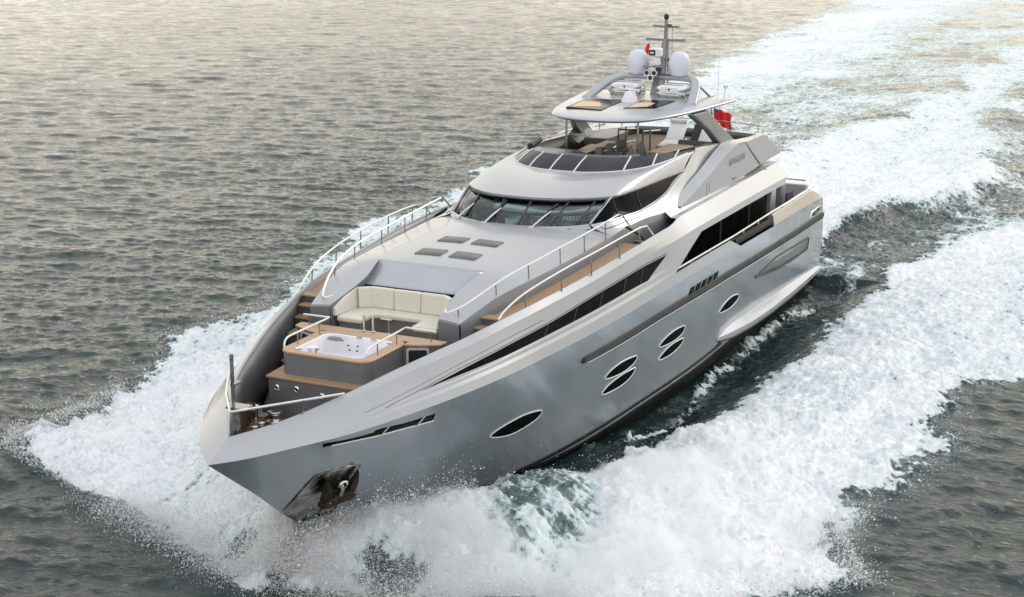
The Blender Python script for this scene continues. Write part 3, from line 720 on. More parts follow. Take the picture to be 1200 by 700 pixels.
A_ = [(2.90, 0, 7.20), (2.88, .5, 7.20), (2.80, .9, 7.20), (2.62, 1.3, 7.19), (2.38, 1.62, 7.18), (1.98, 2.0, 7.15), (1.25, 2.47, 7.12), (.2, 2.66, 7.12), (-1.2, 2.76, 7.11), (-2.8, 2.82, 7.09), (-4.05, 2.88, 7.05)]
B_ = [(-.42, 0, 7.42), (-.44, .5, 7.42), (-.48, .9, 7.43), (-.62, 1.35, 7.45), (-.95, 1.75, 7.46), (-1.4, 2.1, 7.47), (-2.0, 2.38, 7.48), (-2.7, 2.56, 7.50), (-3.5, 2.68, 7.52), (-4.4, 2.75, 7.53), (-5.4, 2.80, 7.52)]
ra = resample(spline(both(A_), 6), 121); rb = resample(spline(both(B_), 6), 121)
# match by list index, so ribs run fore and aft
ra = np.array([tuple(p) for p in spline(both(A_), 6)]); rb = np.array([tuple(p) for p in spline(both(B_), 6)])
rows = [ra+np.array([-.02, 0, -.07]), ra]
for q in np.linspace(.08, 1, 10): rows.append(ra*(1-q)+rb*q+np.array([0, 0, .10*math.sin(math.pi*q)*(1)]))
m = MB().grid(np.stack(rows, 1)); roof = m.build('brow_roof', 'pearl', Y, angle=50)
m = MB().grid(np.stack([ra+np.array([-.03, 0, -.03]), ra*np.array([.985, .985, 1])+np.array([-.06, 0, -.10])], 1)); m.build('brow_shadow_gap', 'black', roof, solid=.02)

E_ = T([(3.6, 3.0, 6.18), (1.74, 3.02, 6.23), (.3, 3.1, 6.26), (-1.2, 3.25, 6.2), (-2.6, 3.36, 6.16), (-5, 3.4, 6.08), (-9.4, 3.4, 6.0)])
TP = T([(2.72, 2.30, 6.49), (1.28, 2.42, 7.08), (.2, 2.64, 7.08), (-1.2, 2.74, 7.07), (-2.8, 2.80, 7.05), (-4.05, 2.86, 7.05), (-5.4, 2.82, 7.50), (-7.2, 2.86, 7.46), (-9.4, 2.88, 7.30)])
def wall(x, v):
    e = E_(x); t_ = TP(x); h = 1-(1-v)**1.0
    bulge = .10*np.sin(np.pi*v)
    return np.stack([x, e[..., 0]+(t_[..., 0]-e[..., 0])*v+bulge*.3-.12*np.sin(np.pi*v), e[..., 1]+(t_[..., 1]-e[..., 1])*v], -1)
m = MB()
xs = np.r_[np.linspace(2.72, 1.28, 10)[:-1], np.linspace(1.28, -4.05, 30)[:-1], np.linspace(-4.05, -5.4, 8)[:-1], np.linspace(-5.4, -9.4, 14)]
for s in SIDES:
    G = np.stack([wall(xs, np.full_like(xs, v)) for v in np.linspace(0, 1, 14)], 1); G[..., 1] *= s; m.grid(G, flip=s < 0)
house = m.build('pilot_house', 'silver', Y, angle=30)
# side windows
Wb = T([(2.70, 6.495), (1.5, 6.52), (.3, 6.50), (-.9, 6.55), (-2.1, 6.66), (-3.2, 6.90), (-3.95, 7.04)])
def wall_at(x, z):
    x = np.asarray(x, float); e = E_(x)[..., 1]; t_ = TP(x)[..., 1]; return wall(x, np.clip((z-e)/(t_-e), 0, 1))
m = MB(); mm = MB()
for s in SIDES:
    xs = np.r_[np.linspace(2.66, 1.3, 10)[:-1], np.linspace(1.3, -3.9, 36)]; top = TP(xs)[:, 1]-.005; bot = np.minimum(Wb(xs), top-.004)
    G = np.stack([wall_at(xs, bot+(top-bot)*q)+np.array([0, .012, 0]) for q in np.linspace(0, 1, 6)], 1); G[..., 1] *= s; m.grid(G, flip=s < 0)
    for xx in (1.28, -.15):
        mm.tube([(xx+.1*(1-q), s*(float(wall_at(xx, float(Wb(xx))+(float(TP(xx)[1])-float(Wb(xx)))*q)[1])+.014), float(Wb(xx))+(float(TP(xx)[1])-float(Wb(xx)))*q) for q in (0, .5, 1)], .02, 4)
sw = m.build('side_window', 'glass', house)
mm.build('window_mullion', 'black', sw, each=True)
m = MB()
for s in SIDES:   # raised moulding under and behind the window
    xs = np.linspace(2.5, -4.3, 50); b = np.interp(xs, [-4.3, -3.95, -3.2, -2.1, -.9, .3, 1.5, 2.5], [7.03, 7.0, 6.86, 6.62, 6.51, 6.46, 6.48, 6.455])
    rings = []
    for x, z in zip(xs, b):
        p = wall_at(x, z); q = wall_at(x, z-.10); rings.append([(x, s*(p[1]-.03), z+.01), (x, s*(p[1]+.05), z), (x, s*(q[1]+.05), z-.09), (x, s*(q[1]-.03), z-.11)])
    m.loft(rings)
m.build('window_moulding', 'silver', house, angle=20)
# interior seen through the windscreen
m = MB(); m.grid(np.array([[(3.3, -1.9, 6.42), (3.45, 0, 6.44), (3.3, 1.9, 6.42)], [(2.5, -2.0, 6.62), (2.6, 0, 6.64), (2.5, 2.0, 6.62)], [(2.2, -2.0, 6.2), (2.2, 0, 6.2), (2.2, 2.0, 6.2)]]))
m.build('dashboard', 'midgrey', Y, smooth=False)
MB().box(-.6, 0, 6.5, .1, 4.6, 1.5).build('wheelhouse_bulkhead', 'greyfab', Y)
for yy in (-.9, .35):
    MB().box(1.15, yy, 6.55, .16, .56, .75, ry=-.12).build('helm_seat', 'cream', Y, bevel=.06)

# ---- fashion plate and wide coaming behind the pilot house
PO = [(-2.45, 6.17), (-5.2, 6.72), (-7.2, 7.20), (-8.3, 7.36), (-9.15, 7.32), (-11.2, 6.12), (-8.4, 6.02), (-5.4, 6.05)]
m = MB(); mt = MB()
for s in SIDES:
    m.prism([(a, b) for a, b in PO], s*3.02, s*3.40, axis='y')
fp = m.build('fashion_plate', 'sideplate', Y, smooth=False)
m = MB()
for s in SIDES:
    P0 = [(-2.1, 3.10, 6.26), (-4.9, 3.06, 6.83), (-6.8, 3.02, 7.28), (-8.0, 2.92, 7.43), (-9.2, 2.88, 7.38)]
    P1 = [(-2.42, 3.42, 6.18), (-5.2, 3.42, 6.745), (-7.2, 3.42, 7.225), (-8.3, 3.42, 7.385), (-9.2, 3.42, 7.34)]
    a = resample(P0, 20); b = resample(P1, 20); a[:, 1] *= s; b[:, 1] *= s
    m.grid(np.stack([a-np.array([0, 0, .10]), a, b, b-np.array([0, 0, .03])], 1), flip=s < 0)
m.build('plate_edge', 'pearl', fp, angle=15)
# waterway between the plate and the wing
m = MB()
for s in SIDES:
    xs = np.linspace(-1.2, -13.0, 40); r_ = RM(xs)
    yi = np.interp(xs, [-13, -11, -2.4, -1.2], [3.1, 3.2, 3.3, 3.28])*1.0
    m.grid(np.stack([np.stack([xs, s*yi, np.interp(xs, [-13, -9, -2.6, -1.2], [5.85, 6.08, 6.20, 6.22])], -1), np.stack([xs, s*(yi+r_[:, 0])/2, r_[:, 1]+.01+0*xs], -1), np.stack([xs, s*(r_[:, 0]-.02), r_[:, 1]-.004], -1)], 1), flip=s < 0)
m.build('waterway', 'silver', Y, angle=20)
# raised lettering and builder's crest on the plate
def text(txt, size, loc, rx, rz_, ext, m_, parent, name, shear=0., space=1.):
    cu_ = bpy.data.curves.new(name, 'FONT'); cu_.body = txt; cu_.size = size; cu_.extrude = ext; cu_.shear = shear; cu_.space_character = space
    o = bpy.data.objects.new(name, cu_); S.collection.objects.link(o)
    dg = bpy.context.evaluated_depsgraph_get(); me = bpy.data.meshes.new_from_object(o.evaluated_get(dg)); bpy.data.objects.remove(o)
    o = link(name, me, m_, parent); o.location = loc; o.rotation_euler = (rx, 0, rz_); return o
t_ = text('NUMARINE', .34, (-7.45, 3.404, 6.70), R(90), R(180), .02, 'silver', fp, 'raised_letters', space=1.15)
m = MB()
for s in (1,):
    for dx, dz, w_, h_ in ((0, 0, .05, .42), (.28, 0, .05, .42), (.14, .18, .25, .05), (.14, 0, .18, .05), (.14, -.18, .25, .05)):
        m.box(-5.05+dx-.3, s*3.408, 6.30+dz, w_, .014, h_)
m.build('plate_crest', 'pearl', fp, smooth=False)
MB().box(-8.1, 3.43, 6.17, .36, .06, .05).build('vent_lip', 'midgrey', fp, bevel=.01)

# ---- flying bridge
top_pts = [(-1.50, 0, 7.76), (-1.52, .5, 7.76), (-1.57, .9, 7.76), (-1.70, 1.3, 7.76), (-1.95, 1.65, 7.76), (-2.35, 1.95, 7.75), (-2.9, 2.2, 7.73), (-3.6, 2.40, 7.70), (-4.4, 2.52, 7.66), (-5.2, 2.60, 7.62), (-6.0, 2.66, 7.57)]
tp = np.array([tuple(p) for p in spline(both(top_pts), 6)])
rb2 = rb.copy(); rb2[:, 2] += .004
fbs = MB().grid(np.stack([rb2, (rb2+tp)/2+np.array([.03, 0, .02]), tp], 1)).build('flybridge_windscreen', 'tint', Y)
def fb_pt(y, v, o):
    i = np.argmin(np.abs(rb2[30:91, 1]-y))+30 if abs(y) < 2.2 else (np.argmin(np.abs(rb2[61:, 1]-y))+61 if y > 0 else np.argmin(np.abs(rb2[:60, 1]-y)))
    p = rb2[i]*(1-v)+tp[i]*v; return p+np.array([.6, .3*np.sign(y)*(abs(y) > 1), .8])*o
m = MB()
for y in (-2.35, -1.9, -1.2, -.45, .42, 1.88, 2.44, 2.70):
    m.tube([fb_pt(y, 0, .018), fb_pt(y, .5, .045), fb_pt(y, 1, .018)], .026, 6)
m.tube([tuple(p+np.array([.01, 0, .006])) for p in rb2[4:-4]], .02, 6)
m.build('windscreen_bar', 'plastic', fbs, each=True)
# coaming: inner wall, cap
FC = T([(-1.5, 0, 7.74), (-1.9, 1.5, 7.73), (-2.6, 2.0, 7.70), (-4, 2.4, 7.62), (-6, 2.62, 7.50), (-8, 2.7, 7.38), (-10.6, 2.7, 7.16), (-12.5, 2.66, 6.98), (-13.6, 2.5, 6.88)])
FZ = 6.58
m = MB(); mi = MB()
for s in SIDES:
    xs = np.linspace(-5.0, -9.3, 24); f = FC(xs); t_ = TP(xs)
    m.grid(np.stack([np.stack([xs, s*f[:, 0], f[:, 1]], -1), np.stack([xs, s*(t_[:, 0]+.02), t_[:, 1]], -1)], 1), flip=s < 0)
    xs = np.linspace(-9.3, -13.9, 20); f = FC(xs)
    yo = np.interp(xs, [-13.9, -11, -9.3], [3.0, 3.38, 3.38]); zo = np.interp(xs, [-13.9, -11.7, -9.3], [6.86, 7.2, 7.31])
    m.grid(np.stack([np.stack([xs, s*f[:, 0], f[:, 1]], -1), np.stack([xs, s*f[:, 0]*.5+s*yo*.5, (f[:, 1]+zo)/2+.02], -1), np.stack([xs, s*yo, zo-.03], -1)], 1), flip=s < 0)
    xs = np.linspace(-2.4, -13.7, 60); f = FC(xs)
    mi.grid(np.stack([np.stack([xs, s*f[:, 0], f[:, 1]-.004], -1), np.stack([xs, s*(f[:, 0]-.04), f[:, 1]*0+FZ-.01], -1)], 1), flip=s > 0)
ys = np.linspace(-2.5, 2.5, 20); xa = -13.7-.35*(1-(ys/2.5)**2)
mi.grid(np.stack([np.stack([xa, ys, 6.88+0*ys], -1), np.stack([xa+.03, ys, FZ-.01+0*ys], -1)], 1))
m.grid(np.stack([np.stack([xa, ys, 6.88+0*ys], -1), np.stack([xa-.18, ys*1.15, 6.86+0*ys], -1), np.stack([xa-.45, ys*1.2, 6.2+0*ys], -1)], 1))
m.build('flybridge_coaming', 'pearl', Y, angle=30); mi.build('coaming_lining', 'darkgrey', Y, solid=.02, off=1)
# dash under the screen
m = MB()
tt = tp[30:91]
m.grid(np.stack([tt+np.array([-.03, 0, -.02]), tt*np.array([1, .93, 1])+np.array([-.42, 0, .0]), tt*np.array([1, .90, 1])+np.array([-.52, 0, -.28])], 1)); m.build('flybridge_dash', 'midgrey', Y, angle=30)
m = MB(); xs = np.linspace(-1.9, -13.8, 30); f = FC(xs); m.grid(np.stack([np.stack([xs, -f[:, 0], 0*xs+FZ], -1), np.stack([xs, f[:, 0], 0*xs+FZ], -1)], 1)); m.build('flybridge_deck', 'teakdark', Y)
# pale aft side panels of the flying bridge
m = MB()
for s in SIDES:
    m.prism([(-9.40, 7.27), (-11.75, 7.24), (-14.2, 6.22), (-14.1, 6.16), (-11.45, 6.13)], s*3.1, s*3.38, axis='y')
m.build('aft_side_panel', 'sideplate', Y, bevel=.02)
m = MB(); m.prism([(-11.3, -3.1), (-14.1, -3.1), (-14.3, 0), (-14.1, 3.1), (-11.3, 3.1)], 6.08, 6.20); m.build('overhang', 'midgrey', Y)
# starboard-side helm console, counter with teak top, cupboards
m = MB(); m.loft([[(-2.15, -1.95, FZ), (-2.15, -.55, FZ), (-2.15, -.55, 7.70), (-2.15, -1.95, 7.70)], [(-3.1, -2.2, FZ), (-3.1, -.5, FZ), (-3.1, -.5, 7.66), (-3.1, -2.2, 7.66)], [(-3.8, -2.3, FZ), (-3.8, -.5, FZ), (-3.8, -.5, 7.45), (-3.8, -2.3, 7.45)]])
m.build('helm_console', 'darkgrey', Y, bevel=.03)
bar = MB().box(-5.35, -1.02, (FZ+7.30)/2, 3.3, .50, 7.30-FZ).build('bar_counter', 'darkgrey', Y, bevel=.02)
MB().box(-4.35, -1.02, 7.33, 1.2, .56, .05).build('counter_top', 'midgrey', bar, bevel=.01)
MB().prism([(-4.97, -1.30), (-4.97, -.72), (-7.0, -.70), (-7.05, -1.12), (-6.1, -1.12), (-6.1, -1.34)], 7.305, 7.365).build('counter_top', 'tabletop', bar, bevel=.012)
m = MB(); m.tube([(-3.9, -.70, 7.20), (-7.0, -.68, 7.20)], .025); m.build('foot_rail', 'steel', bar)
m = MB()
for x in (-7.55, -8.3):
    m.tube([(x, -.85, FZ), (x, -.85, 7.72)], .03); m.tube([(x, .1, FZ), (x, .1, 7.72)], .03)
m.tube([(-7.55, -.85, 7.7), (-9.6, -.95, 7.45)], .03); m.tube([(-7.55, .1, 7.7), (-9.6, .0, 7.45)], .03)
m.tube([(-7.55, -.85, 7.2), (-9.6, -.95, 7.0)], .025); m.tube([(-7.55, -.85, 7.72), (-7.55, .1, 7.72)], .03)
m.build('stair_rail', 'dullsteel', Y)
MB().box(-9.0, -1.9, 6.85, 2.2, .9, .85).build('barbecue_cabinet', 'midgrey', Y, bevel=.03)
m = MB(); m.loft([[(-7.3, -2.75, 7.42), (-7.3, -2.3, 7.15), (-7.3, -2.75, 7.15)], [(-8.4, -2.72, 7.75), (-8.4, -2.45, 7.2), (-8.4, -2.72, 7.2)], [(-9.6, -2.74, 7.2), (-9.6, -2.4, 7.1), (-9.6, -2.74, 7.1)]]); m.build('leg_fairing', 'midgrey', Y, smooth=False)
m = MB(); m.tube([(-2.55, -2.08, 7.76), (-4.2, -2.5, 7.72)], .11, 10); m.build('rolled_cover', 'black', Y)
# built-in settee beside the dining table
m = MB(); m.prism([(-4.6, 2.4), (-7.9, 2.62), (-7.9, 1.3), (-7.3, 1.3), (-7.3, 2.05), (-4.6, 1.95)], FZ, 6.88)
stt = m.build('settee', 'greyfab', Y, bevel=.05, seg=3)
m = MB(); m.prism([(-4.6, 2.36), (-8.1, 2.62), (-8.1, 1.3), (-7.9, 1.3), (-7.9, 2.42), (-4.6, 2.2)], 6.88, 7.42); m.build('settee_back', 'greyfab', stt, bevel=.05, seg=3)

# ---- hardtop
HO = [(-2.72, 0), (-2.78, .55), (-2.98, 1.1), (-3.32, 1.55), (-3.75, 1.82), (-4.6, 2.12), (-5.6, 2.36), (-7.0, 2.60), (-8.4, 2.78), (-9.4, 2.90), (-9.72, 2.86), (-9.9, 2.6), (-10.2, 1.7), (-10.4, .8), (-10.45, 0)]
hp = np.array([(p.x, p.y) for p in spline([(a, b, 0) for a, b in HO], 5)])
full = np.concatenate([hp, (hp*np.array([1, -1]))[::-1][1:-1]])
cxy = np.array([-6.4, 0.])
def hring(sc, z, dz=0.):
    P = cxy+(full-cxy)*sc
    return [(p[0], p[1], z+dz*(1-((p[0]+6.4)/4)**2*.5)) for p in P]
hm = MB().loft([hring(.0, 8.66), hring(.90, 8.66), hring(.975, 8.675), hring(.996, 8.72), hring(1.0, 8.75), hring(.993, 8.772), hring(.965, 8.795), hring(.90, 8.825), hring(.7, 8.86), hring(.4, 8.885), hring(.0, 8.89)], cap=False)
ht = hm.build('hardtop', 'silver', Y, angle=50)
m = MB()
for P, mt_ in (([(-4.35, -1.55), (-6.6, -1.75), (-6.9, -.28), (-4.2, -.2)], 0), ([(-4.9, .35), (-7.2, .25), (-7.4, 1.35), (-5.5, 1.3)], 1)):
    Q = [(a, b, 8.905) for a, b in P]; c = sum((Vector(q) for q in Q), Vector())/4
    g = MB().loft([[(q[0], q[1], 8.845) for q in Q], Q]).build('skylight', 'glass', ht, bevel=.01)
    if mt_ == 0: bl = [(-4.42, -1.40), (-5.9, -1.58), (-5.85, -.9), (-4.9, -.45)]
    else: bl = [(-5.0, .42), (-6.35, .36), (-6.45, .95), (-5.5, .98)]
    MB().prism(bl, 8.907, 8.915).build('skylight_pane', 'creampane', g, smooth=False)  # cream-toned piece over part of the dark skylight glass
# legs and poles
for s in SIDES:
    m = MB(); m.loft([[(-6.15, s*2.48, 8.64), (-7.35, s*2.62, 8.64), (-7.35, s*2.36, 8.64), (-5.95, s*2.25, 8.64)], [(-7.3, s*2.70, 7.95), (-8.45, s*2.82, 7.9), (-8.45, s*2.56, 7.9), (-7.2, s*2.48, 7.95)], [(-8.1, s*2.86, 7.36), (-9.5, s*2.98, 7.28), (-9.5, s*2.62, 7.26), (-8.1, s*2.55, 7.36)]])
    m.build('hardtop_leg', 'midgrey', ht, bevel=.05, seg=3)
    MB().tube([(-3.84, s*1.31, FZ), (-3.84, s*1.31, 8.64)], .038, 10).build('hardtop_pole', 'dullsteel', ht)
# radar arch
m = MB()
def rect_ring(p, a, b, ax, ay):
    p = Vector(p); return [tuple(p+ax*i*a/2+ay*j*b/2) for i, j in ((-1, -1), (1, -1), (1, 1), (-1, 1))]
path = [(-7.2, 2.02, 8.80), (-8.5, 1.72, 9.26), (-9.05, 1.42, 9.44), (-9.25, 1.05, 9.47), (-9.27, 0, 9.49), (-9.25, -1.05, 9.47), (-9.05, -1.42, 9.44), (-8.5, -1.72, 9.26), (-7.2, -2.02, 8.80)]
sp = spline(path, 5); rings = []
for i, p in enumerate(sp):
    t = (Vector(sp[min(i+1, len(sp)-1)])-Vector(sp[max(i-1, 0)])).normalized(); ax = Vector((-1, 0, .35)).normalized(); ax = (ax-t*ax.dot(t)).normalized(); ay = t.cross(ax)
    k = abs(p.y); wd = .27+.08*max(0, (k-1.3)/.7)
    rings.append(rect_ring(p, wd, .17, ax, ay))
arch = m.loft(rings).build('radar_arch', 'silver', Y, bevel=.05, seg=3)
for s in SIDES:
    m = MB().loft([[(-9.2, s*1.32, 9.42), (-9.45, s*1.3, 9.42), (-9.45, s*1.46, 9.38), (-9.2, s*1.48, 9.38)], [(-9.4, s*1.9, 8.82), (-10.0, s*1.88, 8.82), (-10.0, s*2.02, 8.82), (-9.4, s*2.05, 8.82)]]); m.build('arch_leg', 'sideplate', arch, bevel=.04)
    m = MB().lathe([(.0, 0), (.28, 0), (.32, .05), (.34, .09), (.38, .18), (.40, .38), (.385, .55), (.34, .69), (.26, .81), (.14, .88), (.0, .90)], (-9.3, s*.80, 9.54), 32)
    rd = m.build('radome', 'dome', Y, angle=60); MB().lathe([(.345, 0), (.365, .005), (.365, .02), (.345, .025)], (-9.3, s*.80, 9.63), 32).build('radome_seam', 'plastic', rd)
# mast
m = MB(); rings = []
for x, z, wx, wy in ((-9.15, 8.8, .75, .30), (-9.45, 9.5, .62, .26), (-9.75, 10.1, .52, .22), (-10.0, 10.66, .38, .18), (-10.02, 10.8, .18, .14), (-10.02, 11.3, .13, .12), (-10.02, 11.52, .11, .11)):
    rings.append([(x+wx/2, -wy/2, z), (x-wx/2, -wy/2, z), (x-wx/2, wy/2, z), (x+wx/2, wy/2, z)])
mast = m.loft(rings).build('mast', 'midgrey', Y, bevel=.03)
for z, hw in ((10.70, .76), (11.19, .50)):
    m = MB(); m.loft([[(-9.94, y_, z+.03*abs(y_)), (-10.1, y_, z+.03*abs(y_)), (-10.1, y_, z+.085+.03*abs(y_)), (-9.94, y_, z+.085+.03*abs(y_))] for y_ in np.linspace(-hw, hw, 5)]); m.build('spreader', 'midgrey', mast, bevel=.01)
MB().lathe([(.0, .0), (.07, .0), (.09, .04), (.09, .14), (.05, .2), (.0, .2)], (-10.02, 0, 11.50), 14).build('masthead_light', 'black', mast)
MB().box(-9.93, .17, 11.30, .08, .16, .06).build('mast_lamp', 'black', mast, bevel=.01)
MB().box(-9.8, .26, 10.05, .10, .14, .10).build('mast_lamp', 'black', mast, bevel=.01)
m = MB(); m.tube([(-10.0, .12, 10.8), (-9.7, .22, 9.0)], .028); m.tube([(-10.08, .22, 11.2), (-10.05, .24, 10.0)], .014); m.build('mast_stay', 'dullsteel', mast)
pl = MB(); pl.prism([(-8.75, -.42), (-9.7, -.34), (-9.8, .34), (-8.75, .42)], 9.86, 9.91); plo = pl.build('radar_platform', 'midgrey', mast, bevel=.015)
m = MB(); m.loft([[(-8.9, -.14, 9.91), (-9.25, -.14, 9.91), (-9.25, .14, 9.91), (-8.9, .14, 9.91)], [(-8.95, -.1, 10.22), (-9.2, -.1, 10.22), (-9.2, .1, 10.22), (-8.95, .1, 10.22)]]); m.box(-9.1, -.04, 10.38, .36, .44, .32)
rdr = m.build('radar_head', 'plastic', plo, bevel=.05, seg=3)
m = MB(); m.box(-8.91, -.12, 10.38, .03, .24, .2); m.build('radar_window', 'black', rdr, bevel=.03); m = MB(); m.box(-8.89, -.12, 10.38, .012, .13, .06); m.build('radar_mark', 'plastic', rdr)
for yy, zz in ((-.26, 9.66), (.02, 9.66), (-.12, 9.48)):
    m = MB().lathe([(.0, 0), (.07, 0), (.085, .12), (.115, .2), (.115, .23), (.09, .23), (.075, .21)], k=16); m.v = [(-8.98+v[2], yy+v[0], zz+v[1]) for v in m.v]
    l = m.build('search_light', 'plastic', arch); m = MB().lathe([(.0, .212), (.088, .215), (.09, .22), (.0, .222)], k=16); m.v = [(-8.98+v[2], yy+v[0], zz+v[1]) for v in m.v]; m.build('lamp_lens', 'black', l)
m = MB().loft([[(-6.3, -.32, 8.86), (-6.9, -.34, 8.86), (-6.9, .16, 8.86), (-6.3, .14, 8.86)], [(-6.45, -.22, 9.2), (-6.85, -.22, 9.2), (-6.85, .06, 9.2), (-6.45, .06, 9.2)], [(-6.5, -.18, 9.26), (-6.8, -.18, 9.26), (-6.8, .02, 9.26), (-6.5, .02, 9.26)]]); m.build('antenna_dome', 'plastic', Y, bevel=.05, seg=3)
m = MB(); m.tube([(-6.9, -.6, 9.3), (-6.6, .3, 9.3)], .04); m.build('loud_hailer', 'plastic', Y)
for px, py, h, r in ((-9.62, 2.2, 1.75, .012), (-9.7, -1.9, 1.3, .010)):
    MB().tube([(px, py, 8.78), (px-.02, py, 8.78+h)], r, 6).build('whip_antenna', 'plastic', ht)
cm = MB(); cm.tube([(-9.7, 2.42, 8.78), (-9.72, 2.44, 9.14)], .02); cm.box(-9.70, 2.46, 9.20, .22, .13, .12, .5); cm.build('deck_camera', 'plastic', ht, bevel=.02)

# ---- main deck aft: dark saloon glass behind the side opening, cockpit
m = MB(); xs = np.linspace(.8, -18.9, 40); yy = KN(xs)[:, 0]-.12; m.grid(np.stack([np.stack([xs, -yy, 3.42+0*xs], -1), np.stack([xs, yy, 3.42+0*xs], -1)], 1)); m.build('main_deck', 'teak', Y)
sal = MB()
for s in SIDES: sal.grid(np.array([[(.9, s*3.28, 3.42), (.9, s*3.2, 5.6)], [(-14.4, s*3.18, 3.42), (-14.4, s*3.1, 5.6)]]), flip=s < 0)
sal.grid(np.array([[(-14.4, -3.18, 3.42), (-14.4, -3.1, 5.6)], [(-14.4, 3.18, 3.42), (-14.4, 3.1, 5.6)]]))
salo = sal.build('saloon_window', 'glass', Y, smooth=False, solid=.03)
m = MB()
for s in SIDES:
    m.box(-6.8, s*3.27, 3.62, 15.2, .06, .40)
    m.box(-6.8, s*3.17, 5.46, 15.2, .06, .12)
    for x in (-3.6, -7.2, -10.6): m.box(x, s*3.235, 4.6, .10, .05, 1.9)
m.build('window_frame', 'railgrey', salo)
m = MB()
for s in SIDES: m.prism([(-13.0, 3.45), (-13.6, 5.62), (-13.95, 5.62), (-13.9, 3.45)], s*3.02, s*3.32, axis='y')
m.build('saloon_pillar', 'silver', Y, bevel=.03)
# low bulwark lining, glass inserts, aft bulwark
m = MB(); mg = MB(); mc = MB(); mr = MB()
for s in SIDES:
    xs = np.linspace(.4, -6.3, 30); y_, z_ = bul(xs, np.full(30, .82)); k = KN(xs)
    m.grid(np.stack([np.stack([xs, s*y_, z_], -1), np.stack([xs, s*(y_-.16), z_-.0], -1), np.stack([xs, s*(y_-.18), 0*xs+3.42], -1)], 1), flip=s > 0)
    xs = np.linspace(-6.2, -11.3, 24); k = KN(xs); zt = np.interp(xs, [-11.3, -6.2], [4.22, 4.40])
    mg.grid(np.stack([np.stack([xs, s*(k[:, 0]-.03), k[:, 1]-.02], -1), np.stack([xs, s*(k[:, 0]-.08), zt], -1)], 1), flip=s < 0)
    xs = np.linspace(-11.2, -18.9, 30); k = KN(xs); zt = np.interp(xs, [-18.9, -18.3, -17.3, -16.6, -11.2], [3.62, 3.85, 4.14, 4.22, 4.30])
    mc.loft([[(x, s*kk[0], kk[1]), (x, s*(kk[0]-.07), zz), (x, s*(kk[0]-.30), zz), (x, s*(kk[0]-.32), 3.42)] for x, kk, zz in zip(xs, k, zt)])
    P = [(x, s*(float(KN(x)[0])-.10), z) for x, z in ((.1, 4.68), (-3, 4.60), (-6.2, 4.50), (-11.2, 4.42), (-14, 4.34), (-16.7, 4.30), (-17.2, 4.24))]
    mr.tube(P, .032)
    for x, z in ((-1.5, 4.60), (-3.5, 4.56), (-5.5, 4.5), (-7.4, 4.46), (-9.3, 4.43), (-11.2, 4.4), (-12.7, 4.36), (-14.2, 4.32), (-15.7, 4.3), (-16.8, 4.27)):
        mr.tube([(x, s*(float(KN(x)[0])-.10), z), (x, s*(float(KN(x)[0])-.12), z-.24)], .022, 6)
m.build('low_bulwark', 'darkgrey', Y, angle=20); mg.build('bulwark_glass', 'glass', Y, solid=.02); mc.build('aft_bulwark', 'beige', Y, bevel=.02, angle=25); mr.build('side_handrail', 'whitesteel', Y)
m = MB(); m.box(-18.7, 0, 3.75, .3, 6.6, .70); m.build('transom_bulwark', 'pearl', Y, bevel=.04)
ck = MB().box(-17.7, 0, 3.65, 1.0, 4.4, .46).build('cockpit_settee', 'cream', Y, bevel=.06)
MB().box(-18.2, 0, 4.0, .26, 4.6, .42).build('settee_back', 'purple', ck, bevel=.06)
for s in SIDES:
    pc = MB().box(-15.6, s*2.92, 4.05, .62, .5, 1.24).build('wing_station', 'midgrey', Y, bevel=.08, seg=3)
    m = MB(); m.lathe([(.0, .16), (.2, .14), (.3, .0), (.3, -.05)], (-15.6, s*2.92, 4.68), 18, 1.1, .9); m.build('station_cover', 'sideplate', pc)
    m = MB(); m.box(-16.6, s*3.0, 3.95, 1.0, .35, .45); m.build('side_cushion', 'purple', ck, bevel=.06)
    m = MB(); m.box(-14.75, s*2.7, 4.0, .5, .5, .95); m.build('cockpit_locker', 'cream', Y, bevel=.04)
m = MB(); m.tube([(-18.35, 3.3, 4.32), (-18.4, 0, 4.36), (-18.35, -3.3, 4.32)], .03); m.build('aft_rail', 'dullsteel', Y)

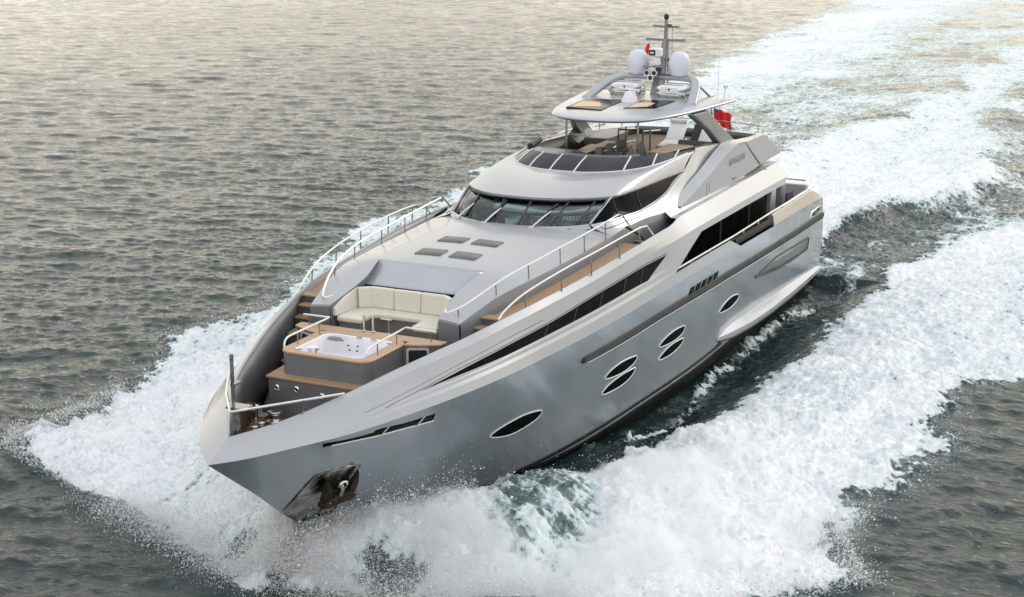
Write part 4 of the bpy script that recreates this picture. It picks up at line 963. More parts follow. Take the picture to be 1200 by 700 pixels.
# ---- rails with their stanchions
def rail(name, P, posts, r=.026, foot=None, m_='whitesteel', closed_ends=True):
    o = MB().tube(spline(P, 6), r, 8).build(name, m_, Y)
    for a, b in posts: MB().tube([a, b], .019, 6).build('stanchion', 'dullsteel', o)
    return o
for s in SIDES:
    P = [(10.62, s*3.06, 5.60), (10.30, s*3.10, 5.78), (9.6, s*3.24, 6.02), (8.6, s*3.42, 6.20), (7.2, s*3.60, 6.34), (5.4, s*3.76, 6.44), (3.6, s*3.84, 6.50), (2.45, s*3.84, 6.49)]
    posts = []
    sp_ = spline(P, 6)
    for x in (9.4, 7.7, 5.9, 4.1, 2.6):
        q = min(sp_, key=lambda p: abs(p.x-x)); posts.append((tuple(q), (q.x, q.y+s*.03, float(RM(q.x)[1])-.04)))
    rail('bulwark_rail', P, posts)
    MB().tube([(2.45, s*3.84, 6.49), (1.95, s*3.84, 6.44), (1.25, s*3.86, 5.95)], .026).build('rail_end', 'whitesteel', Y)
    P = [(10.95, s*1.70, 5.80), (11.15, s*1.85, 5.78), (10.7, s*2.12, 5.90), (10.0, s*2.35, 6.12), (9.0, s*2.58, 6.36), (7.5, s*2.78, 6.50), (5.6, s*2.90, 6.60), (3.8, s*2.98, 6.68), (2.2, s*3.02, 6.76)]
    sp_ = spline(P, 6); posts = []
    for x in (10.9, 9.6, 8.0, 6.4, 4.7, 3.1):
        q = min(sp_, key=lambda p: abs(p.x-x)); posts.append((tuple(q), (q.x, q.y+s*.02, float(TR(min(q.x, 11.1))[1])-.02+(.06 if x > 10.5 else 0))))
    rail('trunk_rail', P, posts)
    MB().tube([(2.2, s*3.02, 6.76), (1.9, s*3.05, 6.66), (1.35, s*3.06, 6.26)], .024).build('rail_end', 'dullsteel', Y)
    m = MB(); m.tube([(1.7, s*3.08, 6.30), (1.55, s*3.55, 6.02), (1.45, s*3.8, 5.55)], .05, 8); m.build('gate_post', 'black', Y)
    m = MB()
    for k in range(4): m.box(.9-.45*k, s*3.45, 5.45-.12*k, .10, .7, .5)
    m.build('companionway_step', 'midgrey', Y, each=True)
    # tub hand rails
    P = [(14.16, s*1.16, 5.24), (14.13, s*1.17, 5.40), (13.98, s*1.17, 5.50), (13.6, s*1.16, 5.52), (12.05, s*1.13, 5.53)]
    o = MB().tube(spline(P, 6)+[Vector((11.98, s*1.97, 5.50))], .026).build('tub_rail', 'whitesteel', Y)
    for a, b in ((13.55, 1.16), (12.55, 1.14)): MB().tube([(a, s*b, 5.52), (a, s*b, 5.22)], .018, 6).build('stanchion', 'dullsteel', o)
    MB().tube([(11.99, s*1.80, 5.50), (11.95, s*1.82, 5.20)], .018, 6).build('stanchion', 'dullsteel', o)
# bow rail and jackstaff
o = MB().tube([(15.85, -1.58, 5.12), (16.1, -1.50, 5.06), (17.2, -.80, 5.02), (18.12, -.06, 5.0), (18.2, 0, 5.0), (18.12, .06, 5.0), (17.2, .80, 5.02), (15.85, 1.58, 4.96)], .028).build('bow_rail', 'whitesteel', Y)
for s in SIDES: MB().tube([(16.8, s*1.08, 5.01), (16.8, s*1.0, 4.62)], .018, 6).build('stanchion', 'dullsteel', o)
m = MB(); m.tube([(17.9, -.10, 4.1), (17.9, -.10, 6.27)], .045, 10); m.tube([(17.9, -.0, 3.45), (17.9, 0, 5.0)], .06, 8); m.box(17.8, -.08, 5.55, .28, .12, .05); m.box(17.75, -.05, 4.98, .35, .5, .05)
m.build('jackstaff', 'dullsteel', Y)
# windlasses, bollards and chain on the foredeck
for s in SIDES:
    m = MB().lathe([(.0, 0), (.30, 0), (.30, .05), (.20, .08), (.20, .16), (.27, .20), (.27, .25), (.14, .28), (.14, .40), (.20, .43), (.20, .48), (.0, .50)], (14.95, s*.98, 3.41), 20)
    m.box(14.95, s*.98, 3.43, .7, .6, .05); m.tube([(15.25, s*.9, 3.58), (16.0, s*.55, 3.50), (16.6, s*.3, 3.46)], .05, 6)
    m.build('windlass', 'steel', Y, bevel=.01)
    m = MB()
    for dx in (-.16, .16): m.lathe([(.0, 0), (.10, 0), (.08, .05), (.075, .28), (.11, .32), (.11, .36), (.0, .38)], (15.7+dx, s*1.0, 3.41), 14)
    m.box(15.7, s*1.0, 3.43, .6, .26, .04); m.build('bollard', 'steel', Y)
    m = MB()
    for dx in (-.14, .14): m.lathe([(.0, 0), (.09, 0), (.07, .05), (.065, .30), (.1, .34), (.0, .38)], (14.6+dx, s*1.9, 3.41), 14)
    m.tube([(14.35, s*1.9, 3.62), (14.85, s*1.9, 3.62)], .04); m.build('mooring_cleat', 'steel', Y)
MB().box(14.0, -1.95, 3.43, .7, .5, .04).build('deck_hatch_frame', 'whitesteel', Y, bevel=.01)
MB().box(15.75, -.25, 3.52, .35, .55, .22).build('chain_stopper', 'dullsteel', Y, bevel=.04)
# stern flying-bridge rail
P = [(-5.6, -2.72, 7.55), (-8, -2.82, 7.52), (-10.6, -2.85, 7.45), (-12.8, -2.80, 7.34), (-13.8, -2.5, 7.26), (-14.15, -1.2, 7.24), (-14.2, 0, 7.24), (-14.15, 1.2, 7.22), (-13.9, 2.5, 7.18), (-13.4, 2.85, 7.16), (-12.0, 2.95, 7.25)]
sp_ = spline(P, 6); posts = []
for q in sp_[6::6]: posts.append((tuple(q), (q.x, q.y*.985, q.z-.40)))
rail('flybridge_rail', P, posts, .02, m_='dullsteel')
# ------------------------------------------------------------------ loose things carried on board
def life_raft():
    t = thing('life_raft', 'white life raft canister on the hardtop below the starboard radome', 'life raft', (-8.75, -.98, 8.88), R(8), 'life raft canisters')
    def oct_(x, ry, z0, z1):
        k = .64; return [(x, a*ry, b*k) for a, b in ((-1, z0+.1), (-.75, z0), (.75, z0), (1, z0+.1), (1, z1-.12), (.72, z1), (-.72, z1), (-1, z1-.12))]
    MB().loft([oct_(-.56, .44, .16, .36), oct_(-.48, .54, .10, .37), oct_(.48, .54, .10, .37), oct_(.56, .44, .16, .36)]).build('lower_shell', 'plastic', t, bevel=.03)
    MB().loft([oct_(-.56, .42, .37, .60), oct_(-.46, .53, .375, .68), oct_(.46, .53, .375, .68), oct_(.56, .42, .37, .60)]).build('upper_shell', 'plastic', t, bevel=.03)
    m = MB()
    for x in (-.28, .28): m.tube([(x, -.55, .05), (x, -.56, .25), (x, -.40, .445), (x, .40, .445), (x, .56, .25), (x, .55, .05)], .014, 5)
    m.build('strap', 'greyfab', t)
    m = MB()
    for x in (-.4, .4): m.box(x, 0, .03, .08, 1.15, .06)
    for y in (-.5, .5): m.box(0, y, .035, 1.0, .06, .06)
    m.build('cradle', 'dullsteel', t)
    m = MB().lathe([(.0, .01), (.035, .01), (.04, 0), (.0, 0)], k=12); m.v = [(.565+v[2], v[0], .31+v[1]) for v in m.v]; m.build('pressure_valve', 'black', t)
    return t
lr = life_raft()
dup(lr, (-8.62, .92, 8.88), R(-6), 'white life raft canister on the hardtop below the port radome')

def lounger(label, loc, rz, towel):
    t = thing('sun_lounger', label, 'sun lounger', loc, rz, 'loungers on the aft flying bridge')
    m = MB()
    for y in (-.33, .33): m.tube([(-.95, y, .26), (1.5, y, .26)], .022)
    for x in (-.75, 1.2):
        for y in (-.33, .33): m.tube([(x, y, .26), (x, y, 0)], .022)
    m.build('frame', 'steel', t)
    m = MB().loft([[(-.05, -.34, .28), (-.05, .34, .28), (-.05, .34, .36), (-.05, -.34, .36)], [(1.55, -.34, .28), (1.55, .34, .28), (1.55, .34, .37), (1.55, -.34, .37)]]); m.build('seat_cushion', 'whitefab', t, bevel=.03)
    m = MB().loft([[(-.05, -.34, .29), (-.05, .34, .29), (-.09, .34, .37), (-.09, -.34, .37)], [(-1.1, -.34, .80), (-1.1, .34, .80), (-1.15, .34, .88), (-1.15, -.34, .88)]]); m.build('back_cushion', 'whitefab', t, bevel=.03)
    m = MB().tube([(-1.08, -.30, .92), (-1.08, .30, .92)], .08, 12); m.build('head_roll', 'whitefab', t)
    return t
lounger('white sun lounger with raised back nearest the stern rail on the flying bridge', (-10.7, .15, FZ), R(8), 0)
lounger('white sun lounger half hidden behind the slanted hardtop leg', (-10.3, 1.55, FZ), R(6), 0)
m = MB().loft([[(-.9, -.2, .34), (-.9, .2, .34), (-1.45, .2, .86), (-1.45, -.2, .86)], [(-.92, -.2, .30), (-.92, .2, .30), (-1.47, .2, .82), (-1.47, -.2, .82)]])
tb = m.build('towel', 'black', None); tb.location = (-9.9, .98, FZ+.05); tag(tb, 'black towel laid between the two white sun loungers', 'towel')

t = thing('dining_table', 'square pale teak dining table on the flying bridge by the port coaming', 'table', (-6.0, 1.72, FZ))
MB().prism([(-.95, -.42), (.95, -.5), (.95, .42), (-.95, .52)], .80, .85).build('table_top', 'tabletop', t, bevel=.012)
MB().lathe([(.28, 0), (.28, .03), (.06, .05), (.06, .80)], k=16).build('pedestal', 'steel', t)
def chair(label, loc, rz):
    t = thing('dining_chair', label, 'chair', loc, rz, 'grey chairs at the dining table')
    MB().box(0, 0, .46, .5, .52, .12).build('seat', 'greyfab', t, bevel=.04)
    MB().loft([[(.22, -.26, .48), (.30, -.26, .48), (.30, .26, .48), (.22, .26, .48)], [(.36, -.25, 1.02), (.42, -.25, 1.02), (.42, .25, 1.02), (.36, .25, 1.02)]]).build('backrest', 'greyfab', t, bevel=.03)
    for x, y in ((-.2, -.22), (-.2, .22), (.22, -.22), (.22, .22)): MB().tube([(x, y, .41), (x*1.1, y*1.1, 0)], .02, 6).build('leg', 'dullsteel', t)
    return t
c1 = chair('grey upholstered chair beside the teak dining table, nearest the flying bridge windscreen', (-4.95, 1.02, FZ), R(-80))
dup(c1, (-5.9, .98, FZ), R(-97), 'grey upholstered chair beside the teak dining table, nearest the sun loungers')
def stool(label, loc, rz):
    t = thing('bar_stool', label, 'stool', loc, rz, 'swivel stools at the counter')
    MB().lathe([(.22, 0), (.22, .02), (.035, .04), (.035, .56)], k=14).build('pedestal', 'steel', t)
    MB().lathe([(.0, .56), (.20, .56), (.23, .6), (.22, .66), (.0, .68)], k=18).build('seat', 'greyfab', t)
    m = MB().loft([[(.19*math.cos(a), .23*math.sin(a), .64), (.24*math.cos(a), .27*math.sin(a), .64), (.27*math.cos(a), .29*math.sin(a), .94), (.23*math.cos(a), .25*math.sin(a), .94)] for a in np.linspace(-1.3, 1.3, 9)]); m.build('backrest', 'greyfab', t, bevel=.015)
    return t
b1 = stool('grey bucket stool at the counter nearest the flying bridge windscreen', (-4.6, -.25, FZ), R(-70))
dup(b1, (-5.5, -.22, FZ), R(-80), 'grey bucket stool second from the windscreen at the counter')
dup(b1, (-6.35, -.18, FZ), R(-95), 'grey bucket stool nearest the stainless stair rail')

# flags
def flag(name, label, loc, w_, h_, rz, droop, pole):
    t = thing(name, label, 'flag', loc, rz)
    nx, nz = 34, 20; P = []
    for i in range(nx):
        u = i/(nx-1); row = []
        for j in range(nz):
            v = j/(nz-1); row.append((-w_*(u*.78+.03*math.sin(v*5+u*3)), w_*(.10*math.sin(u*8.5+v*2.6)+.045*math.sin(u*17-v*4))*(.25+u), -h_*v*(1-.12*u)-droop*(u*u+.22*math.sin(u*4))-.03*math.sin(u*13+v*3)))
        P.append(row)
    MB().grid(np.array(P)).build('cloth', 'red', t, solid=.004)
    return t, P
f, P = flag('ensign', 'red ensign with a blue canton flying at the stern of the flying bridge', (-14.35, .50, 7.74), .95, .70, R(-62), .40, True)
c = np.array(P)[:9, :5]; 
for s in SIDES: MB().grid(c+np.array([0, .010*s, 0])).build('canton', 'blue', f, solid=.002)
MB().tube([(0, 0, -1.3), (.10, 0, .25)], .022, 6).build('flagstaff', 'dullsteel', f)
f2, P = flag('courtesy_flag', 'small red flag hanging under the starboard end of the mast spreader', (-9.98, -.62, 10.66), .34, .42, R(60), .30, False)
MB().tube([(0, 0, -1.1), (0, 0, .05)], .006, 4).build('halyard', 'greyfab', f2)

# anchor lying in its pocket, port bow (and its twin to starboard)
def anchor(s, label):
    t = thing('anchor', label, 'anchor', (15.35, s*(hull_at(15.35, 2.45)+.10), 2.40), 0, 'bow anchors')
    n = Vector((.35, s*.8, -.45)).normalized(); u = Vector((-.93, s*.36, .10)); u = (u-n*u.dot(n)).normalized(); v = n.cross(u)*s
    if v.z < 0: v = -v
    def W(a, b, c_): return tuple(u*a+v*b+n*c_)
    def pr(poly, z0, z1):
        m = MB(); k = len(poly); m.add([W(a, b, z0) for a, b in poly]+[W(a*.95, b*.95, z1) for a, b in poly], [tuple(range(k)), tuple(range(2*k-1, k-1, -1))]+[(i, (i+1) % k, k+(i+1) % k, k+i) for i in range(k)]); return m
    pr([(-.52, -.50), (.45, -.50), (.52, -.36), (.30, -.18), (-.30, -.18), (-.50, -.30)], .0, .20).build('crown', 'iron', t, bevel=.02)
    pr([(-.50, -.32), (-.26, -.22), (-.28, .10), (-.46, .38), (-.52, .12)], .02, .16).build('fluke', 'iron', t, bevel=.02)
    pr([(.48, -.36), (.26, -.22), (.27, .10), (.44, .44), (.50, .12)], .02, .16).build('fluke', 'iron', t, bevel=.02)
    MB().tube([W(0, -.35, .12), W(0, .02, .16), W(0, .16, .05)], .065, 10).build('shank', 'dullsteel', t)
    ringp = [W(.12*math.cos(a), .15+.12*math.sin(a), .15) for a in np.linspace(0, math.pi, 9)]
    MB().tube(ringp, .035, 8).build('shackle', 'steel', t)
    return t
anchor(1, 'dark rusty anchor housed in the scuffed steel pocket on the port bow')

# helmsman behind the windscreen
def person(label, loc, rz, shirt, hair=True):
    t = thing('person', label, 'person', loc, rz)
    V = [(0, 0, 0), (0, 0, .22), (0, 0, .42), (0, 0, .52), (.01, 0, .60), (.02, 0, .68), (.03, 0, .78),
         (0, .17, .44), (.02, .22, .30), (.05, .25, .14), (.24, .20, .12), (.36, .16, .16), (0, -.17, .44), (.02, -.22, .30), (.05, -.25, .14), (.24, -.20, .12), (.36, -.16, .16),
         (.06, .10, -.04), (.44, .12, -.04), (.48, .12, -.44), (.06, -.10, -.04), (.44, -.12, -.04), (.48, -.12, -.44)]
    E = [(0, 1), (1, 2), (2, 3), (3, 4), (4, 5), (5, 6), (2, 7), (7, 8), (8, 9), (9, 10), (10, 11), (2, 12), (12, 13), (13, 14), (14, 15), (15, 16), (0, 17), (17, 18), (18, 19), (0, 20), (20, 21), (21, 22)]
    rad = [.15, .15, .13, .06, .058, .095, .075, .07, .055, .048, .04, .045, .07, .055, .048, .04, .045, .085, .07, .05, .085, .07, .05]
    me = bpy.data.meshes.new('body'); me.from_pydata(V, E, []); o = link('body', me, 'skin', t)
    sk = o.modifiers.new('skin', 'SKIN'); 
    for i, r in enumerate(rad): me.skin_vertices[0].data[i].radius = (r, r*1.0)
    me.skin_vertices[0].data[0].use_root = True
    sub(o, 2); sk.use_smooth_shade = True
    m = MB()
    m.loft([[((rx+.012)*math.cos(a)+dx, (ry+.012)*math.sin(a), z) for a in np.linspace(0, 2*math.pi, 17)[:-1]] for rx, ry, z, dx in ((.17, .19, -.03, .0), (.165, .18, .15, 0), (.165, .20, .30, 0), (.15, .22, .42, 0), (.09, .13, .50, 0), (.075, .075, .53, 0))])
    for s in SIDES: m.tube([(0, s*.15, .44), (.02, s*.22, .31), (.045, s*.25, .17)], .092, 12, r1=.075)
    m.build('shirt', shirt, t)
    m = MB().lathe([(.0, .10), (.06, .085), (.095, .04), (.105, -.02), (.09, -.06)], (.0, 0, .74), 14, 1.05, .92); m.build('hair', 'hair', t)
    m = MB()
    for s in SIDES: m.lathe([(.0, .012), (.012, .006), (.012, -.006), (.0, -.012)], (.105, s*.032, .69), 8)
    m.box(.115, 0, .655, .03, .022, .035); m.build('face_features', 'hair', t)
    return t
person('person in a white shirt seated at the helm behind the port windscreen pane', (1.75, 1.15, 6.42), R(12), 'whitefab')
# ------------------------------------------------------------------ the sea
def tile(n, beta, seed, lo=0., hi=1e9):
    g = np.random.default_rng(seed); k = np.hypot(*np.meshgrid(np.fft.fftfreq(n)*n, np.fft.fftfreq(n)*n)); k[0, 0] = 1
    a = np.where((k >= lo) & (k <= hi), k**(-beta), 0); a[0, 0] = 0
    f = np.fft.ifft2(np.fft.fft2(g.standard_normal((n, n)))*a).real; return f/f.std()
def samp(t, x, y, size):
    n = t.shape[0]; u = (x/size % 1)*n; v = (y/size % 1)*n; i = u.astype(int) % n; j = v.astype(int) % n; a = u-np.floor(u); b = v-np.floor(v)
    i1 = (i+1) % n; j1 = (j+1) % n
    return t[i, j]*(1-a)*(1-b)+t[i1, j]*a*(1-b)+t[i, j1]*(1-a)*b+t[i1, j1]*a*b
TN = tile(512, 1.6, 3); TF = tile(512, 1.15, 5); TB = tile(512, 2.2, 9, 2, 60)
# wave field: two wind-sea directions and a little swell
NW = 130; g_ = np.random.default_rng(21)
lam = np.exp(g_.uniform(math.log(.36), math.log(4.6), NW)); kk = 2*math.pi/lam
WDIR = R(205)      # crests lie across the line of sight of the photograph
th = WDIR+g_.normal(0, .50, NW)+np.where(g_.random(NW) < .22, R(55), 0)
amp = .0034*lam**.48; ph = g_.uniform(0, 2*math.pi, NW)
def waves(x, y, sp):
    h = np.zeros_like(x)
    for a, k, t, p, l in zip(amp, kk, th, ph, lam):
        fade = np.clip((l/(2.6*sp))-.4, 0, 1)
        s_ = np.sin(k*(x*math.cos(t)+y*math.sin(t))+p); h += a*fade*(s_+.22*np.cos(2*(k*(x*math.cos(t)+y*math.sin(t))+p)))
    return h
def seg(tab):
    a = np.array(sorted(tab), float); return lambda x: np.interp(x, a[:, 0], a[:, 1])
YO0 = seg([(-420, 60), (-172, 33.5), (-127, 30.2), (-103, 28.7), (-75, 25), (-49, 21.6), (-32, 19.5), (-19, 18.0), (-10, 16.0), (-7, 14.3), (-5.3, 13.2), (0, 12.9), (4.1, 12.3), (8.5, 11.9), (10.5, 12.9), (12, 11.6), (13.2, 9.2), (14.2, 6.6), (15, 4.5), (16, 2.2), (16.9, .6), (17.1, .0), (17.3, -2)])
YEX = seg([(-60, 0), (-25, .6), (-10, 1.3), (0, 2.0), (6, 1.7), (10, .6), (13, .3), (16, 0)])
def YO(x, side=1): return YO0(x)+np.where(np.asarray(side) < 0, YEX(x), 0)      # the starboard wave runs a little wider
YI = seg([(-420, 30), (-167, 11.5), (-130, 11.5), (-94, 9.2), (-75, 9.5), (-61, 13.2), (-48, 13), (-41, 11.5), (-35.6, 10.0), (-30.6, 7.6), (-25, 6.1), (-22, 5.7), (-17, 5.9), (-10, 6.2), (-4, 5.6), (1, 4.95), (4.8, 4.35), (6.2, 4.6), (8, 4.3), (9.6, 2.6), (11, 1.2), (12, .5), (14, 0), (18, 0)])
YC = seg([(-420, 8), (-170, 5), (-120, 4.2), (-99, 4.6), (-71, 4.2), (-57, 6), (-48, 7.8), (-41, 8.3), (-35, 6.4), (-32, 4.6), (-26, 3.3), (-21, 3.4), (-19.6, 3.0), (-19.2, 0), (20, -4)])
RC = seg([(-60, 16), (-20, 11.5), (-10, 9.5), (0, 8.0), (5, 7.0), (8, 5.6), (11, 3.8), (13, 2.3), (15, .9), (16, .2)])
def sm(a, b, x):
    t = np.clip((x-a)/(b-a), 0, 1); return t*t*(3-2*t)
yw_at = lambda x: np.where((x < 15) & (x > -19.6), np.interp(14.3-x, [0, 1.2, 2.4, 5.4, 9.4, 14.4, 21.4, 34], [0, .36, .75, 1.6, 2.6, 3.3, 3.68, 3.7]), 0)
def curl_at(x, ay): return np.exp(-((((x-10.6)/2.6)**2+((ay-4.35-.20*(x-10.6))/1.75)**2)**2.4))
def gap_at(x, ay): return np.exp(-(((x-15.2)/.8)**2+((ay-2.2)/1.0)**2))
def fields(x, y, sp):
    ay = np.abs(y); side = np.sign(y)
    n1 = samp(TN, x+37*side, y, 19.); n2 = samp(TF, x*1.0, y+11*side, 6.3); n3 = samp(TB, x*.55, y, 33.)
    jag = .55*n1+.28*n2
    far = np.clip((-x-20)/60, 0, 1)
    yo = YO(x, side)+jag*(.75+1.2*far); yi = YI(x)+(.38*n1+.2*n2)*(.9+1.6*far)*sm(12, 5, x)
    band = sm(0, 1.0+2.2*far, yo-ay)*sm(-.25-2.5*far, .9+4.5*far, ay-yi)
    yc = YC(x)+(.5*n1+.25*n2)*(.6+far)
    wash = sm(-1.6*far, 1.1+2.6*far, yc-ay)*sm(-19.0, -20.3, x)
    dens = np.interp(x, [-300, -160, -100, -60, -30, -12, 0, 6, 17], [.62, .78, .82, .82, .82, .85, .92, 1.08, 1.12])
    mid = sm(.15, .8, (ay-yi)/np.maximum(yo-yi, .5))
    foam = band*dens*(1+.10*n3)
    foam = np.maximum(foam, wash*np.interp(x, [-300, -150, -90, -50, -36, -20], [.6, .72, .76, .86, 1.0, 1.1]))
    # translucent curl off the bow shoulder: streaks only
    curl = curl_at(x, ay)
    foam = foam*(1-curl)+curl*np.clip(.44+.12*samp(TF, x*4.6, y*.5, 6.)+.05*samp(TF, x*2.2, y*.35, 6.)+.10*sm(5.0, 6.6, ay), .05, .8)
    gap = gap_at(x, ay)
    foam = foam*(1-gap*np.clip(.7+.25*n2, .2, 1))
    # thin wash along the waterline
    yw = yw_at(x); hugg = np.exp(-((ay-yw-.35-.25*n1)/.30)**2)*sm(6, 2.5, x)*sm(-19.5, -15, x)*(.62+.25*n2)
    foam = np.maximum(foam, np.clip(hugg, 0, 1))
    # streaky trough
    tr = sm(-.5, .6, YI(x)-ay)*sm(yw, yw+.8, ay)*sm(-8, -24, x)
    foam = np.maximum(foam, tr*np.clip(.36+.22*n1, 0, .6))
    resid = sm(0, 3, yo-ay)*sm(-21, -34, x)*np.clip(.46+.12*n3+.08*n1, 0, .7)
    foam = np.maximum(foam, resid)
    foam = np.clip(foam, 0, 1.25)
    # surface height
    h = waves(x, y, sp)*(1-.55*np.clip(foam, 0, 1))
    ridge = np.interp(x, [-80, -40, -20, -8, 2, 7, 11, 14, 15.6, 16.6], [.25, .4, .45, .5, .62, .92, 1.25, 1.35, .9, .0])
    wdt = np.interp(x, [-80, -20, 0, 8, 13, 16], [5, 3.6, 2.8, 1.8, 1.3, .7])
    rc = RC(x); d = (ay-rc)/wdt
    h += ridge*np.exp(-d*d*np.where(d > 0, .55, 1.3))*np.where(x < 16.8, 1, 0)*(1-.85*curl)+1.0*curl*sm(6.6, 4.2, ay)+.03*curl*samp(TF, x*4.6, y*.5, 6.)-.25*gap
    h -= .55*np.exp(-((ay-(yw+.8))/1.3)**2)*sm(5, 0, x)*sm(-60, -16, x)*np.where(x > -20, 1, .5)
    # breaking stern wave either side of the transom wash
    h += np.interp(x, [-120, -60, -40, -30, -24, -20], [.15, .4, .85, .75, .4, 0])*np.exp(-((ay-YC(x)*.72)/2.0)**2)
    h += .30*wash*np.interp(x, [-60, -30, -20], [.2, 1, .4])
    lump = samp(TF, x, y, 3.1); lump2 = samp(TN, x+5, y+3, 8.0)
    near = np.interp(sp, [.1, .3, .8], [1, .8, .3])
    sway = np.interp(x, [-120, -40, 0, 16], [.35, .7, 1, 1.15])
    h += np.clip(foam, 0, 1)*(.042*lump+.10*lump2+.02*np.abs(n2)+.028*samp(TF, x+3, y+1, 1.5))*near*sway
    # teal, air-filled water round and under the foam
    aqua = np.clip(sm(-1.2, .8, np.minimum(yo-ay, ay-yi+1.))*.75+wash*.9, 0, 1)*np.interp(x, [-250, -100, -20, 10], [.35, .85, .8, .55])
    aqua = np.where(x > -20, aqua*sm(.0, .9, ay-yi), aqua); aqua = np.maximum(aqua, curl*1.5)
    return h, foam, aqua
def axis(lo, hi, d0, d1, far0, far1, g):
    a = list(np.arange(lo, hi, d0)); st = d0
    up, dn = [hi], [lo]
    while up[-1] < far1: st = min(st*g, 1e9); up.append(up[-1]+st)
    st = d0
    while dn[-1] > far0: st = st*g; dn.append(dn[-1]-st)
    return np.array(dn[:0:-1]+a+up)
ax = axis(-27, 21, .085, .3, -6000, 90, 1.0055); ay_ = axis(-21, 17, .085, .3, -5000, 2500, 1.008)
X, Yg = np.meshgrid(ax, ay_, indexing='ij'); spx = np.gradient(ax)[:, None]; spy = np.gradient(ay_)[None]; SP = np.maximum(spx+0*spy, spy+0*spx)
H, FO, AQ = fields(X, Yg, SP); H = np.where(SP > 8, 0, H)
# horizontal chop sharpens the crests
n0, n1_ = X.shape
me = bpy.data.meshes.new('sea'); nv = n0*n1_
idx = np.arange(nv).reshape(n0, n1_); q = np.stack([idx[:-1, :-1], idx[1:, :-1], idx[1:, 1:], idx[:-1, 1:]], -1).reshape(-1, 4)
me.vertices.add(nv); me.vertices.foreach_set('co', np.stack([X, Yg, H], -1).astype(np.float32).ravel())
me.loops.add(q.size); me.loops.foreach_set('vertex_index', q.astype(np.int32).ravel())
me.polygons.add(len(q)); me.polygons.foreach_set('loop_start', np.arange(0, q.size, 4, dtype=np.int32)); me.polygons.foreach_set('loop_total', np.full(len(q), 4, np.int32))
me.update(calc_edges=True); me.shade_smooth()
for nm, A in (('foam', FO), ('aqua', AQ)):
    at = me.attributes.new(nm, 'FLOAT', 'POINT'); at.data.foreach_set('value', A.astype(np.float32).ravel())
sea = bpy.data.objects.new('sea', me); S.collection.objects.link(sea); tag(sea, kind='structure')

